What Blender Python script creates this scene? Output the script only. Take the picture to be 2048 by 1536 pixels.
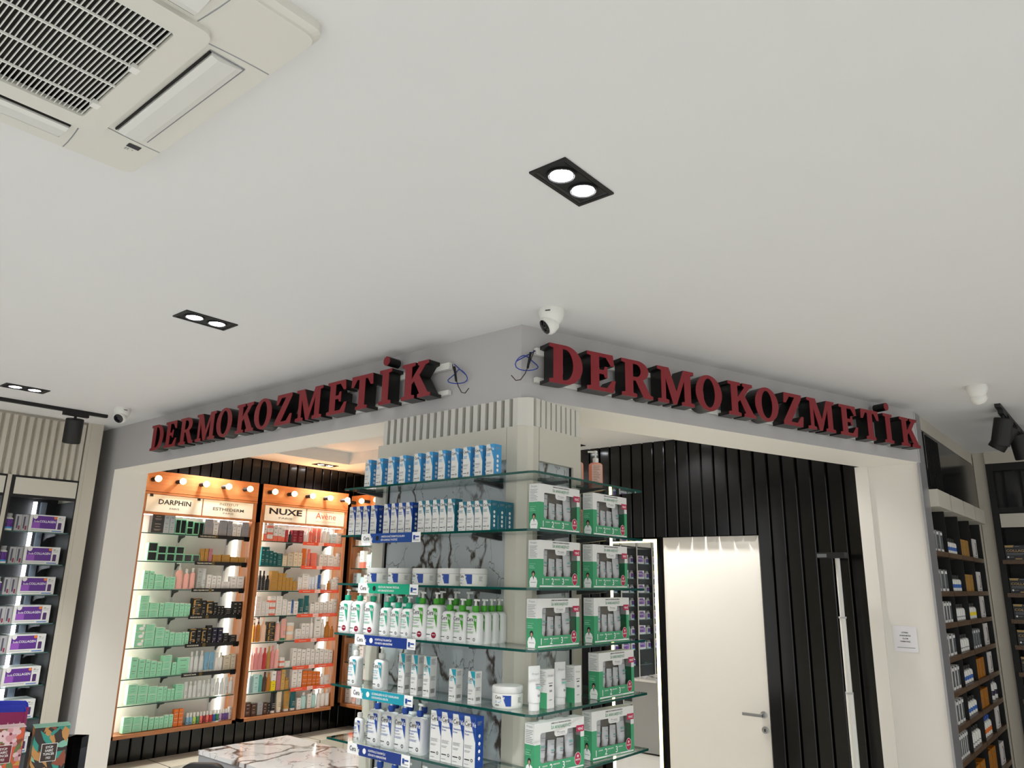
import bpy, math, random
from mathutils import Vector, Matrix
from mathutils.geometry import tessellate_polygon
random.seed(7)
R = math.radians
WORLD = 0.75; EXPO = 0.45; LAMPW = 130; LAMPIN = 110
for o in list(bpy.data.objects): bpy.data.objects.remove(o)
scene = bpy.context.scene
COL = scene.collection

# ------------------------------------------------------------------ camera
CAMZ = 1.90
cd = bpy.data.cameras.new('camera'); cam = bpy.data.objects.new('camera', cd); COL.objects.link(cam)
cd.sensor_fit = 'HORIZONTAL'; cd.sensor_width = 36.0; cd.lens = 1497.5 / 2048 * 36.0
cd.clip_start = 0.05; cd.clip_end = 100
_y, _p, _r = R(39.96), R(14.656), R(1.0066)
_f = Vector((-math.sin(_y) * math.cos(_p), math.cos(_y) * math.cos(_p), math.sin(_p)))
_x = Vector((math.cos(_y), math.sin(_y), 0)); _u = _x.cross(_f)
_x2 = _x * math.cos(_r) + _u * math.sin(_r); _u2 = _u * math.cos(_r) - _x * math.sin(_r)
cam.matrix_world = Matrix.Translation((0, 0, CAMZ)) @ Matrix((_x2, _u2, -_f)).transposed().to_4x4()
scene.camera = cam

# ------------------------------------------------------------------ world and exposure
world = bpy.data.worlds.new('world'); scene.world = world; world.use_nodes = True
bg = world.node_tree.nodes['Background']; bg.inputs[0].default_value = (1.0, 0.99, 0.98, 1); bg.inputs[1].default_value = WORLD
vs = scene.view_settings
vs.view_transform = 'Standard'; vs.look = 'None'; vs.exposure = EXPO; vs.gamma = 1.0; vs.use_curve_mapping = False

# ------------------------------------------------------------------ materials
def lin(c):
    if isinstance(c, str): c = tuple(int(c[i:i + 2], 16) / 255 for i in (0, 2, 4))
    return tuple((v / 12.92 if v <= .04045 else ((v + .055) / 1.055) ** 2.4) for v in c[:3]) + (1,)
MATS = {}
def mat(name, col, rough=.5, metal=0, emit=0, spec=.5, noise=0, scale=40, bump=0, coat=0):
    if name in MATS: return MATS[name]
    m = bpy.data.materials.new(name); m.use_nodes = True; nt = m.node_tree
    b = nt.nodes['Principled BSDF']; c = lin(col)
    b.inputs['Base Color'].default_value = c; b.inputs['Roughness'].default_value = rough
    b.inputs['Metallic'].default_value = metal; b.inputs['Specular IOR Level'].default_value = spec
    if coat: b.inputs['Coat Weight'].default_value = coat; b.inputs['Coat Roughness'].default_value = .05
    if emit:
        b.inputs['Emission Color'].default_value = c; b.inputs['Emission Strength'].default_value = emit
    if noise or bump:
        tc = nt.nodes.new('ShaderNodeTexCoord'); n = nt.nodes.new('ShaderNodeTexNoise'); n.inputs['Scale'].default_value = scale; n.inputs['Detail'].default_value = 4
        nt.links.new(tc.outputs['Object'], n.inputs['Vector'])
        if noise:
            mx = nt.nodes.new('ShaderNodeMix'); mx.data_type = 'RGBA'; mx.inputs['A'].default_value = tuple(v * (1 - noise) for v in c[:3]) + (1,)
            mx.inputs['B'].default_value = tuple(min(1, v * (1 + noise)) for v in c[:3]) + (1,)
            nt.links.new(n.outputs['Fac'], mx.inputs['Factor']); nt.links.new(mx.outputs['Result'], b.inputs['Base Color'])
        if bump:
            bp = nt.nodes.new('ShaderNodeBump'); bp.inputs['Strength'].default_value = bump; bp.inputs['Distance'].default_value = .002
            nt.links.new(n.outputs['Fac'], bp.inputs['Height']); nt.links.new(bp.outputs['Normal'], b.inputs['Normal'])
    MATS[name] = m; return m
def wood_mat(name, c1, c2, axis='Z', rough=.38):
    m = mat(name, c1, rough); nt = m.node_tree; b = nt.nodes['Principled BSDF']
    tc = nt.nodes.new('ShaderNodeTexCoord'); mp = nt.nodes.new('ShaderNodeMapping'); n = nt.nodes.new('ShaderNodeTexNoise')
    mp.inputs['Scale'].default_value = (60, 60, 3) if axis == 'Z' else ((60, 3, 60) if axis == 'Y' else (3, 60, 60))
    n.inputs['Scale'].default_value = 1.0; n.inputs['Detail'].default_value = 6
    cr = nt.nodes.new('ShaderNodeValToRGB'); cr.color_ramp.elements[0].position = .3; cr.color_ramp.elements[1].position = .7
    cr.color_ramp.elements[0].color = lin(c2); cr.color_ramp.elements[1].color = lin(c1)
    nt.links.new(tc.outputs['Object'], mp.inputs[0]); nt.links.new(mp.outputs[0], n.inputs['Vector'])
    nt.links.new(n.outputs['Fac'], cr.inputs[0]); nt.links.new(cr.outputs[0], b.inputs['Base Color']); return m
def marble_mat(name, base, vein, scale=2.2, rough=.12, thick=.035, rot=(.4, .3, .9)):
    m = mat(name, base, rough); nt = m.node_tree; b = nt.nodes['Principled BSDF']
    tc = nt.nodes.new('ShaderNodeTexCoord'); mp = nt.nodes.new('ShaderNodeMapping'); mp.inputs['Rotation'].default_value = rot
    mp.inputs['Scale'].default_value = (1, 1, .55)
    nt.links.new(tc.outputs['Object'], mp.inputs[0])
    dn = nt.nodes.new('ShaderNodeTexNoise'); dn.inputs['Scale'].default_value = scale * 1.6; dn.inputs['Detail'].default_value = 5; nt.links.new(mp.outputs[0], dn.inputs['Vector'])
    ds = nt.nodes.new('ShaderNodeVectorMath'); ds.operation = 'MULTIPLY_ADD'; ds.inputs[1].default_value = (.42, .42, .42); nt.links.new(dn.outputs['Color'], ds.inputs[0]); nt.links.new(mp.outputs[0], ds.inputs[2])
    prev = None
    for k, (sc, th, dark) in enumerate(((scale, thick, 1.0), (scale * 2.3, thick * .4, .7))):
        vo = nt.nodes.new('ShaderNodeTexVoronoi'); vo.feature = 'DISTANCE_TO_EDGE'; vo.inputs['Scale'].default_value = sc; nt.links.new(ds.outputs[0], vo.inputs['Vector'])
        mr = nt.nodes.new('ShaderNodeMapRange'); mr.inputs[1].default_value = th * .25; mr.inputs[2].default_value = th; mr.inputs[3].default_value = dark; mr.inputs[4].default_value = 0; nt.links.new(vo.outputs['Distance'], mr.inputs[0])
        n2 = nt.nodes.new('ShaderNodeTexNoise'); n2.inputs['Scale'].default_value = sc * 1.1; n2.inputs['Detail'].default_value = 3; nt.links.new(tc.outputs['Object'], n2.inputs['Vector'])
        mr2 = nt.nodes.new('ShaderNodeMapRange'); mr2.inputs[1].default_value = .41; mr2.inputs[2].default_value = .50; nt.links.new(n2.outputs['Fac'], mr2.inputs[0])
        mu = nt.nodes.new('ShaderNodeMath'); mu.operation = 'MULTIPLY'; nt.links.new(mr.outputs[0], mu.inputs[0]); nt.links.new(mr2.outputs[0], mu.inputs[1])
        if prev is None: prev = mu
        else:
            mxx = nt.nodes.new('ShaderNodeMath'); mxx.operation = 'MAXIMUM'; nt.links.new(prev.outputs[0], mxx.inputs[0]); nt.links.new(mu.outputs[0], mxx.inputs[1]); prev = mxx
    mx = nt.nodes.new('ShaderNodeMix'); mx.data_type = 'RGBA'; mx.inputs['A'].default_value = lin(base); mx.inputs['B'].default_value = lin(vein)
    nt.links.new(prev.outputs[0], mx.inputs['Factor']); nt.links.new(mx.outputs['Result'], b.inputs['Base Color']); return m
def clear_mat(name, tint, ior=1.5, rough=.02, gloss=1.0):
    m = bpy.data.materials.new(name); m.use_nodes = True; nt = m.node_tree; nt.nodes.clear()
    o = nt.nodes.new('ShaderNodeOutputMaterial'); t = nt.nodes.new('ShaderNodeBsdfTransparent'); g = nt.nodes.new('ShaderNodeBsdfGlossy')
    lw = nt.nodes.new('ShaderNodeLayerWeight'); lw.inputs[0].default_value = .5; f0 = ((ior - 1) / (ior + 1)) ** 2   # Schlick reflectance of a clear sheet
    pw = nt.nodes.new('ShaderNodeMath'); pw.operation = 'POWER'; pw.inputs[1].default_value = 5; fr = nt.nodes.new('ShaderNodeMath'); fr.operation = 'MULTIPLY_ADD'; fr.inputs[1].default_value = 1 - f0; fr.inputs[2].default_value = f0
    mx = nt.nodes.new('ShaderNodeMixShader'); nt.links.new(lw.outputs['Facing'], pw.inputs[0]); nt.links.new(pw.outputs[0], fr.inputs[0])
    t.inputs[0].default_value = tuple(tint) + (1,); g.inputs['Roughness'].default_value = rough; g.inputs[0].default_value = (gloss, gloss, gloss, 1)
    nt.links.new(fr.outputs[0], mx.inputs[0]); nt.links.new(t.outputs[0], mx.inputs[1]); nt.links.new(g.outputs[0], mx.inputs[2]); nt.links.new(mx.outputs[0], o.inputs[0])
    MATS[name] = m; return m
def tiles_mat(name, base, joint, size):
    m = mat(name, base, .12); nt = m.node_tree; b = nt.nodes['Principled BSDF']
    tc = nt.nodes.new('ShaderNodeTexCoord'); br = nt.nodes.new('ShaderNodeTexBrick'); br.offset = 0
    br.inputs['Color1'].default_value = lin(base); br.inputs['Color2'].default_value = lin(base); br.inputs['Mortar'].default_value = lin(joint)
    br.inputs['Scale'].default_value = 1; br.inputs['Mortar Size'].default_value = .002; br.inputs['Brick Width'].default_value = size; br.inputs['Row Height'].default_value = size
    nt.links.new(tc.outputs['Object'], br.inputs['Vector']); nt.links.new(br.outputs['Color'], b.inputs['Base Color']); return m
def pattern_mat(name, cols, scale, rough=.4):
    # printed botanical carton: bands of voronoi cells in the carton's print colours
    m = mat(name, cols[0], rough); nt = m.node_tree; b = nt.nodes['Principled BSDF']
    tc = nt.nodes.new('ShaderNodeTexCoord'); n = nt.nodes.new('ShaderNodeTexNoise'); n.inputs['Scale'].default_value = scale; n.inputs['Detail'].default_value = 2; n.inputs['Distortion'].default_value = 2.2
    cr = nt.nodes.new('ShaderNodeValToRGB'); cr.color_ramp.interpolation = 'CONSTANT'
    while len(cr.color_ramp.elements) < len(cols): cr.color_ramp.elements.new(.5)
    for i, c in enumerate(cols):
        cr.color_ramp.elements[i].position = 0 if i == 0 else .34 + .3 * i / len(cols); cr.color_ramp.elements[i].color = lin(c)
    nt.links.new(tc.outputs['Object'], n.inputs['Vector']); nt.links.new(n.outputs['Fac'], cr.inputs[0]); nt.links.new(cr.outputs[0], b.inputs['Base Color']); return m

M_ceil = mat('ceiling_paint', 'dcdcda', .85, noise=.012, scale=3)
M_grey = mat('grey_wall_paint', 'b8b6b5', .8, noise=.02, scale=5)
M_white = mat('white_wall_paint', 'e9e6de', .6, noise=.015, scale=4)
M_cream = mat('cream_panel', 'cfcbbd', .45, noise=.02, scale=6)
M_beige = mat('beige_lacquer', 'c4beb0', .4, noise=.02, scale=6)
M_black = mat('black_gloss', '080809', .16, spec=.5)
M_blackm = mat('black_matt', '0c0c0d', .55)
M_groove = mat('black_groove', '040404', .8)
M_plastic = mat('white_plastic', 'e2e2dc', .4)
M_ac = mat('air_conditioner_plastic', 'd5d4ca', .45)
M_dark = mat('dark_void', '1a1916', .9)
M_metal = mat('brushed_steel', 'b4b6b6', .28, 1)
M_dmetal = mat('dark_metal', '4a4d4d', .35, .8)
M_red = mat('letter_red', '800f1d', .42)
M_wood = wood_mat('orange_wood', 'b9794c', 'a3673e', 'Z')
M_woodh = wood_mat('orange_wood_across', 'b9794c', 'a3673e', 'Y')
M_wshelf = wood_mat('walnut_shelf', '6b543f', '55412f', 'Y')
M_marble = marble_mat('grey_marble', 'c2c8c9', '564c44', 3.0, .18, .045)
M_marblew = marble_mat('white_marble', 'e6e4e2', '6a5a50', 2.2, .06, .05, (.2, .3, 1.2))
M_floor = tiles_mat('floor_tiles', 'e4e3df', 'b5b3ae', .6)
M_glass = clear_mat('shelf_glass', (.93, .97, .955))
M_gedge = mat('glass_edge', '0c4a42', .08, spec=.8)
M_film = clear_mat('clear_film', (.93, .94, .95), 1.45, .04)
M_mirror = mat('mirror_silver', 'e6e8e6', .01, 1)
M_print = mat('black_print', '15151a', .5)
M_wprint = mat('white_print', 'f4f4f2', .5)
M_gprint = mat('grey_print', '8c8f94', .5)
M_carton = mat('white_carton', 'dededa', .45)
M_led = mat('led_white', 'fbfbf4', .5, emit=3.5)
M_led_added = mat('led_added_strong', 'fdf9f0', .5, emit=22)
M_ledw = mat('led_warm', 'ffe9a0', .5, emit=6)
M_lens = mat('lamp_lens', 'fbfdff', .5, emit=24)
M_bulb = mat('warm_bulb', 'ffc680', .5, emit=20)
M_diff = mat('sign_diffuser', 'efe9da', .5)
M_blue = mat('print_blue', '0b4096', .4)
M_lblue = mat('print_light_blue', '3f97cf', .4)
M_teal = mat('print_teal', '1e6f84', .4)
M_tealg = mat('print_green_teal', '16a27c', .4)
M_turq = mat('print_turquoise', '1596a8', .4)
M_green = mat('print_green', '3d9a1e', .4)
M_kgreen = mat('kit_green', '3f9c6c', .45)
M_wine = mat('print_wine', '8a1230', .4)
M_crim = mat('print_crimson', 'b2204a', .4)
M_purple = mat('print_purple', '5b2a86', .35)

# ------------------------------------------------------------------ mesh building
_txt = {}
def text_geo(s, bold=0.0):
    key = (s, bold)
    if key not in _txt:
        cu = bpy.data.curves.new('t', 'FONT'); cu.body = s; cu.size = 1; cu.resolution_u = 2; cu.offset = bold; cu.align_x = 'LEFT'
        ob = bpy.data.objects.new('t', cu); COL.objects.link(ob)
        dg = bpy.context.evaluated_depsgraph_get(); me = ob.evaluated_get(dg).to_mesh()
        vs_ = [(v.co.x, v.co.y) for v in me.vertices]; fs = [tuple(p.vertices) for p in me.polygons]
        ob.evaluated_get(dg).to_mesh_clear(); bpy.data.objects.remove(ob); bpy.data.curves.remove(cu)
        x0 = min((v[0] for v in vs_), default=0); x1 = max((v[0] for v in vs_), default=1)
        _txt[key] = (vs_, fs, x0, x1)
    return _txt[key]
def flat(O, U=(1, 0, 0), V=(0, 0, 1)):
    O, U, V = Vector(O), Vector(U), Vector(V); return lambda u, v: O + U * u + V * v
def wrap(r, z0=0):      # round a vertical cylinder, u = 0 faces -Y
    return lambda u, v: Vector((r * math.sin(u / r), -r * math.cos(u / r), z0 + v))
def arc(cx, cy, rx, ry, a0, a1, n=14):
    return [(cx + rx * math.cos(R(a0 + (a1 - a0) * i / n)), cy + ry * math.sin(R(a0 + (a1 - a0) * i / n))) for i in range(n + 1)]
def rrect(w, h, r, n=4, cx=0, cy=0):
    p = []
    for sx, sy, a in ((1, -1, -90), (1, 1, 0), (-1, 1, 90), (-1, -1, 180)):
        p += arc(cx + sx * (w / 2 - r), cy + sy * (h / 2 - r), r, r, a, a + 90, n)
    return p
class MB:
    def __init__(s): s.v = []; s.f = []; s.m = []; s.mats = []
    def mi(s, m):
        if m not in s.mats: s.mats.append(m)
        return s.mats.index(m)
    def add(s, vs, fs, m):
        b = len(s.v); s.v += [tuple(v) for v in vs]
        for i, f in enumerate(fs):
            s.f.append(tuple(b + k for k in f)); s.m.append(s.mi(m[i] if isinstance(m, (list, tuple)) else m))
        return s
    def box(s, x0, x1, y0, y1, z0, z1, m):
        # m: one material or list for (bottom, top, front -Y, back +Y, left -X, right +X)
        v = [(x, y, z) for z in (z0, z1) for y in (y0, y1) for x in (x0, x1)]
        return s.add(v, [(0, 2, 3, 1), (4, 5, 7, 6), (0, 1, 5, 4), (2, 6, 7, 3), (0, 4, 6, 2), (1, 3, 7, 5)], m)
    def poly(s, fr, pts, m):
        return s.add([fr(*p) for p in pts], [tuple(range(len(pts)))], m)
    def rect(s, fr, u0, u1, v0, v1, m): return s.poly(fr, [(u0, v0), (u1, v0), (u1, v1), (u0, v1)], m)
    def disc(s, fr, cu, cv, ru, rv, m, n=14): return s.poly(fr, arc(cu, cv, ru, rv, 0, 360 - 360 / n, n - 1), m)
    def ring(s, fr, cu, cv, r0, r1, m, n=14):
        a = arc(cu, cv, r1, r1, 0, 360 - 360 / n, n - 1); b = arc(cu, cv, r0, r0, 0, 360 - 360 / n, n - 1)
        return s.add([fr(*p) for p in a + b], [(i, (i + 1) % n, n + (i + 1) % n, n + i) for i in range(n)], m)
    def text(s, fr, t, u, v, size, m, align='l', bold=0.0, sx=1.0, width=None):
        vs_, fs, x0, x1 = text_geo(t, bold)
        if width: sx = width / ((x1 - x0) * size)
        w = (x1 - x0) * size * sx; off = {'l': 0, 'c': -w / 2, 'r': -w}[align]
        return s.add([fr(u + off + (p[0] - x0) * size * sx, v + p[1] * size) for p in vs_], fs, m)
    def prism(s, loops, O, U, V, N, d, mside, mcap=None, cap0=True, mback=None):
        # loops[0] outer, others holes, in (u, v); extruded from O along N by d
        O, U, V, N = Vector(O), Vector(U), Vector(V), Vector(N); mcap = mcap or mside
        pts = [p for l in loops for p in l]; n = len(pts)
        lo = [O + U * a + V * b for a, b in pts]; hi = [p + N * d for p in lo]
        tris = tessellate_polygon([[Vector((a, b, 0)) for a, b in l] for l in loops])
        fs = []; ms = []
        for t in tris:
            a, b, c = [pts[i] for i in t]
            if (b[0] - a[0]) * (c[1] - a[1]) - (b[1] - a[1]) * (c[0] - a[0]) < 0: t = t[::-1]
            fs.append(tuple(n + i for i in t)); ms.append(mcap)
            if cap0: fs.append(tuple(reversed(t))); ms.append(mback or mcap)
        k = 0
        for l in loops:
            L = len(l)
            for i in range(L): fs.append((k + i, k + (i + 1) % L, n + k + (i + 1) % L, n + k + i)); ms.append(mside)
            k += L
        return s.add(lo + hi, fs, ms)
    def lathe(s, prof, m, n=16, c=(0, 0, 0), sx=1, sy=1, axis='Z'):
        vs = []; fs = []; ms = []
        for r, z in prof:
            for i in range(n):
                a = 2 * math.pi * i / n; x, y = r * math.cos(a) * sx, r * math.sin(a) * sy
                p = (x, y, z) if axis == 'Z' else ((z, x, y) if axis == 'X' else (y, z, x))
                vs.append((c[0] + p[0], c[1] + p[1], c[2] + p[2]))
        for j in range(len(prof) - 1):
            for i in range(n):
                fs.append((j * n + i, j * n + (i + 1) % n, (j + 1) * n + (i + 1) % n, (j + 1) * n + i)); ms.append(m[j] if isinstance(m, list) else m)
        for j, fl in ((0, True), (len(prof) - 1, False)):
            if prof[j][0] > 1e-4:
                r = tuple(j * n + i for i in range(n)); fs.append(r[::-1] if fl else r); ms.append(m[min(j, len(m) - 1)] if isinstance(m, list) else m)
        return s.add(vs, fs, ms)
    def loft(s, secs, m, caps=True):
        # secs: list of equal-length loops of 3D points
        n = len(secs[0]); vs = [p for l in secs for p in l]; fs = []; ms = []
        for j in range(len(secs) - 1):
            for i in range(n):
                fs.append((j * n + i, j * n + (i + 1) % n, (j + 1) * n + (i + 1) % n, (j + 1) * n + i)); ms.append(m[j] if isinstance(m, list) else m)
        if caps:
            fs.append(tuple(reversed(range(n)))); ms.append(m[0] if isinstance(m, list) else m)
            k = (len(secs) - 1) * n; fs.append(tuple(k + i for i in range(n))); ms.append(m[-1] if isinstance(m, list) else m)
        return s.add(vs, fs, ms)
    def tube(s, path, r, m, n=6):
        path = [Vector(p) for p in path]; secs = []
        for i, p in enumerate(path):
            t = (path[min(i + 1, len(path) - 1)] - path[max(i - 1, 0)]).normalized()
            a = t.cross(Vector((0.31, 0.17, 0.93))).normalized(); b = t.cross(a)
            secs.append([p + (a * math.cos(2 * math.pi * k / n) + b * math.sin(2 * math.pi * k / n)) * r for k in range(n)])
        return s.loft(secs, m)
    def build(s, name, parent=None, loc=(0, 0, 0), rz=0, smooth=False, rot=None):
        me = bpy.data.meshes.new(name); me.from_pydata(s.v, [], s.f)
        for m in s.mats: me.materials.append(m)
        me.polygons.foreach_set('material_index', s.m)
        if smooth:
            me.polygons.foreach_set('use_smooth', [True] * len(s.f)); me.update(); me.set_sharp_from_angle(angle=R(38))
        me.update()
        o = bpy.data.objects.new(name, me); COL.objects.link(o); o.parent = parent; o.location = loc
        o.rotation_euler = rot if rot else (0, 0, rz); return o
def tag(o, label, cat, group=None):
    o['label'] = label; o['category'] = cat
    if group: o['group'] = group
    return o
def struct(o): o['kind'] = 'structure'; return o
def thing(name, label, cat, loc=(0, 0, 0), rz=0, group=None):
    o = bpy.data.objects.new(name, None); COL.objects.link(o); o.location = loc; o.rotation_euler = (0, 0, rz); o.empty_display_size = .05
    return tag(o, label, cat, group)
def dup(root, loc, rz, label, group=None, scale=None):
    r = root.copy(); COL.objects.link(r); r.location = loc; r.rotation_euler = (0, 0, rz); r['label'] = label
    if scale: r.scale = scale
    if group: r['group'] = group
    for ch in list(root.children):
        c = ch.copy(); COL.objects.link(c); c.parent = r
        for g in list(ch.children):
            d = g.copy(); COL.objects.link(d); d.parent = c
    return r
def inst(o, parent, loc, rz=None, scale=None):
    c = o.copy(); COL.objects.link(c); c.parent = parent; c.location = loc
    if rz is not None: c.rotation_euler = (0, 0, rz)
    if scale: c.scale = scale
    return c
ORD = ['first', 'second', 'third', 'fourth', 'fifth', 'sixth', 'seventh', 'eighth', 'ninth', 'tenth', 'eleventh', 'twelfth', 'thirteenth', 'fourteenth', 'fifteenth', 'sixteenth', 'seventeenth', 'eighteenth', 'nineteenth', 'twentieth', 'twenty-first', 'twenty-second', 'twenty-third', 'twenty-fourth']
SH = ['top', 'second', 'third', 'fourth', 'fifth', 'sixth', 'seventh', 'bottom']
ZC = 3.10; ZH = 2.735

# ================================================================== the setting
C0 = Vector((-2.178, 2.670, 0)); DV = Vector((.319, .948, 0)).normalized(); NV = Vector((DV.y, -DV.x, 0))
struct(MB().box(-7.4, 4.0, -4.2, 9.0, -.1, 0, M_floor).build('floor'))
# ceiling with a raised tray over the inner room
TX0, TX1, TY0, TY1 = -6.66, -3.6, 3.5, 5.17
m = MB()
m.box(-7.4, TX0, -4.2, 9.0, ZC, ZC + .3, M_ceil).box(TX1, 4.0, -4.2, 9.0, ZC, ZC + .3, M_ceil)
m.box(TX0, TX1, -4.2, TY0, ZC, ZC + .3, M_ceil).box(TX0, TX1, TY1, 9.0, ZC, ZC + .3, M_ceil)
m.box(TX0, TX1, TY0, TY1, ZC + .13, ZC + .3, M_ceil)
struct(m.build('ceiling'))
# header band: left run, diagonal right run, and the left pier that carries it
ti = .279 / 1.0; tr = .37
er = C0 + DV * 3.285; eri = er - NV * tr
# inner corner: left inner line y = 2.945 meets right inner line
p0 = C0 - NV * tr; tt = (2.945 - p0.y) / DV.y; ic = p0 + DV * tt
loop = [(-6.95, 2.666), (C0.x, 2.666), (er.x, er.y), (eri.x, eri.y), (ic.x, ic.y), (-6.95, 2.945)]
m = MB().prism([loop], (0, 0, ZH), (1, 0, 0), (0, 1, 0), (0, 0, 1), ZC - ZH, M_grey, M_white)
struct(m.build('wall_header'))
m = MB().box(-6.95, -6.55, 2.666, 2.945, 0, ZH, [M_white, M_white, M_grey, M_white, M_white, M_white])
struct(m.build('wall_pier_left'))
m = MB().box(-1.52, -1.14, 5.79, 5.99, 0, ZH, M_white)
struct(m.build('wall_pier_right'))
struct(MB().box(-1.562, -1.475, 5.765, 5.9, 0, ZH, M_white).build('trim_1'))
struct(MB().box(-1.15, -1.135, 5.765, 5.95, 0, ZC, mat('aluminium_edge', 'a9a9ac', .4, .6)).build('trim_2'))
# outer shells behind the cabinets
struct(MB().box(-7.4, -7.19, -4.2, 9.0, 0, ZC, M_groove).build('wall_left'))
struct(MB().box(-7.4, -1.3, 5.86, 6.1, 0, ZC, M_groove).build('wall_back'))
WB, WL = bpy.data.objects['wall_back'], bpy.data.objects['wall_left']
# black boards of the back wall (facing the camera) and of the cabinet wall
bw, pitch = .098, .112
bd = MB().prism([[(0, 0), (bw, 0), (bw, .05), (bw - .006, .056), (.006, .056), (0, .05)][::-1]], (0, 0, 0), (1, 0, 0), (0, -1, 0), (0, 0, 1), 1, M_black)
proto = None; x = -7.15 + .004
DX0, DX1, DZ = -3.177, -2.342, 2.27
MX0, MX1 = -3.70, -3.225
while x < -1.58:
    segs = [(0.0, ZC)]
    if x + bw > MX0 - .0 and x < DX1: segs = [(DZ + .005, ZC)]
    for z0, z1 in segs:
        w = min(1.0, (-1.565 - x) / bw)
        if proto is None: proto = bd.build('board', WB); o = proto
        else: o = proto.copy(); COL.objects.link(o)
        o.location = (x, 5.86, z0); o.scale = (w, 1, z1 - z0)
    x += pitch
y = 2.95; proto2 = None
while y < 5.72:
    if proto2 is None: proto2 = proto.copy(); proto2.data = proto.data; COL.objects.link(proto2); proto2.parent = WL; o = proto2
    else: o = proto2.copy(); COL.objects.link(o)
    o.location = (-7.19, y, 0); o.rotation_euler = (0, 0, R(90)); o.scale = (1, .8, ZC); y += pitch
# low white plinth bench running under the black boards
m = MB().box(-7.14, -6.72, 2.95, 5.8, 0, .30, M_cream).box(-6.72, -3.75, 5.40, 5.8, 0, .30, M_cream)
for yy in (3.55, 4.35, 5.1): m.box(-7.13, -6.715, yy, yy + .004, .0, .302, M_groove)
struct(m.build('trim_plinth'))

# door with lever handle
dr = struct(MB().box(DX0, DX1, 5.835, 5.86, 0.0, DZ, mat('door_white', 'ebe8e1', .35)).build('door_1'))
hm = MB(); hm.lathe([(.026, 0), (.026, .009), (.022, .011)], M_metal, 18, (DX1 - .045, 5.835, .96), axis='Y')
for i, v in enumerate(hm.v): hm.v[i] = (v[0], 5.835 - (v[1] - 5.835), v[2])
hm.box(DX1 - .056, DX1 - .034, 5.775, 5.83, .949, .971, M_metal); hm.box(DX1 - .185, DX1 - .034, 5.766, 5.786, .950, .970, M_metal)
hm.build('handle', dr)
km = MB(); km.lathe([(.026, 0), (.026, .009), (.022, .011)], M_metal, 18, (DX1 - .04, 5.835, .855), axis='Y')
for i, v in enumerate(km.v): km.v[i] = (v[0], 5.835 - (v[1] - 5.835), v[2])
km.box(DX1 - .044, DX1 - .036, 5.822, 5.826, .845, .865, M_groove); km.build('keyhole_rosette', dr)

# full length mirror with a lit border
t = thing('led_mirror', 'full-length wall mirror with glowing warm white border beside white door', 'mirror', (0, 0, 0))
MZ0, MZ1 = .12, 2.262
MB().box(MX0, MX1, 5.815, 5.858, MZ0, MZ1, M_blackm).build('frame', t)
m = MB()
for a in ((MX0 + .004, MX0 + .030, MZ0 + .004, MZ1 - .004), (MX1 - .030, MX1 - .004, MZ0 + .004, MZ1 - .004), (MX0 + .03, MX1 - .03, MZ1 - .030, MZ1 - .004)):
    m.box(a[0], a[1], 5.811, 5.816, a[2], a[3], M_ledw)
m.build('light_border', t)
MB().box(MX0 + .03, MX1 - .03, 5.812, 5.816, MZ0 + .01, MZ1 - .03, M_mirror).build('mirror_glass', t)

# ------------------------------------------------------------------ the corner column
CX0, CX1, CY0, CY1 = -3.18, -2.13, 2.66, 3.09
colm = struct(MB().box(CX0 + .03, CX1 - .055, CY0 + .055, CY1 - .01, 0, ZH + .001, M_cream).build('wall_column'))
# corner post with a chamfered nose, side posts
cp = [(-2.255, CY0), (-2.19, CY0), (-2.145, CY0 + .02), (CX1, CY0 + .045), (CX1, CY0 + .085), (-2.17, CY0 + .085), (-2.17, CY0 + .04), (-2.255, CY0 + .04)]
MB().prism([cp], (0, 0, 0), (1, 0, 0), (0, 1, 0), (0, 0, 1), 2.60, M_cream).build('corner_post', colm)
MB().box(CX0, CX0 + .085, CY0, CY0 + .04, 0, 2.60, M_cream).build('side_post', colm)
MB().box(CX1 - .04, CX1, CY1 - .065, CY1, 0, 2.60, M_cream).build('side_post', colm)
MB().box(CX0, CX0 + .03, CY0 + .04, CY1, 0, 2.60, M_cream).build('side_panel', colm)
MB().box(CX0 + .03, CX1 - .04, CY1 - .012, CY1, 0, 2.60, M_cream).build('rear_panel', colm)
# top boards and marble infill
MB().box(CX0 + .087, -2.257, CY0 - .002, CY0 + .03, 2.445, 2.60, M_cream).build('top_board', colm)
MB().box(CX1 - .03, CX1 + .004, CY0 + .088, CY1 - .067, 2.44, 2.60, M_cream).build('top_board', colm)
MB().box(CX0 + .085, -2.255, CY0 + .022, CY0 + .032, 0, 2.446, M_marble).build('marble_panel', colm)
MB().box(CX1 - .032, CX1 - .022, CY0 + .085, CY1 - .065, 0, 2.441, M_marble).build('marble_panel', colm)
# dark seams beside the posts (shelf-standard slots)
for xs in (-2.262, CX0 + .088): MB().box(xs, xs + .004, CY0 + .012, CY0 + .023, 0, 2.44, M_groove).build('slot_rail', colm)
for ys in (CY0 + .086, CY1 - .07): MB().box(CX1 - .023, CX1 - .012, ys, ys + .004, 0, 2.44, M_groove).build('slot_rail', colm)
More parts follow.
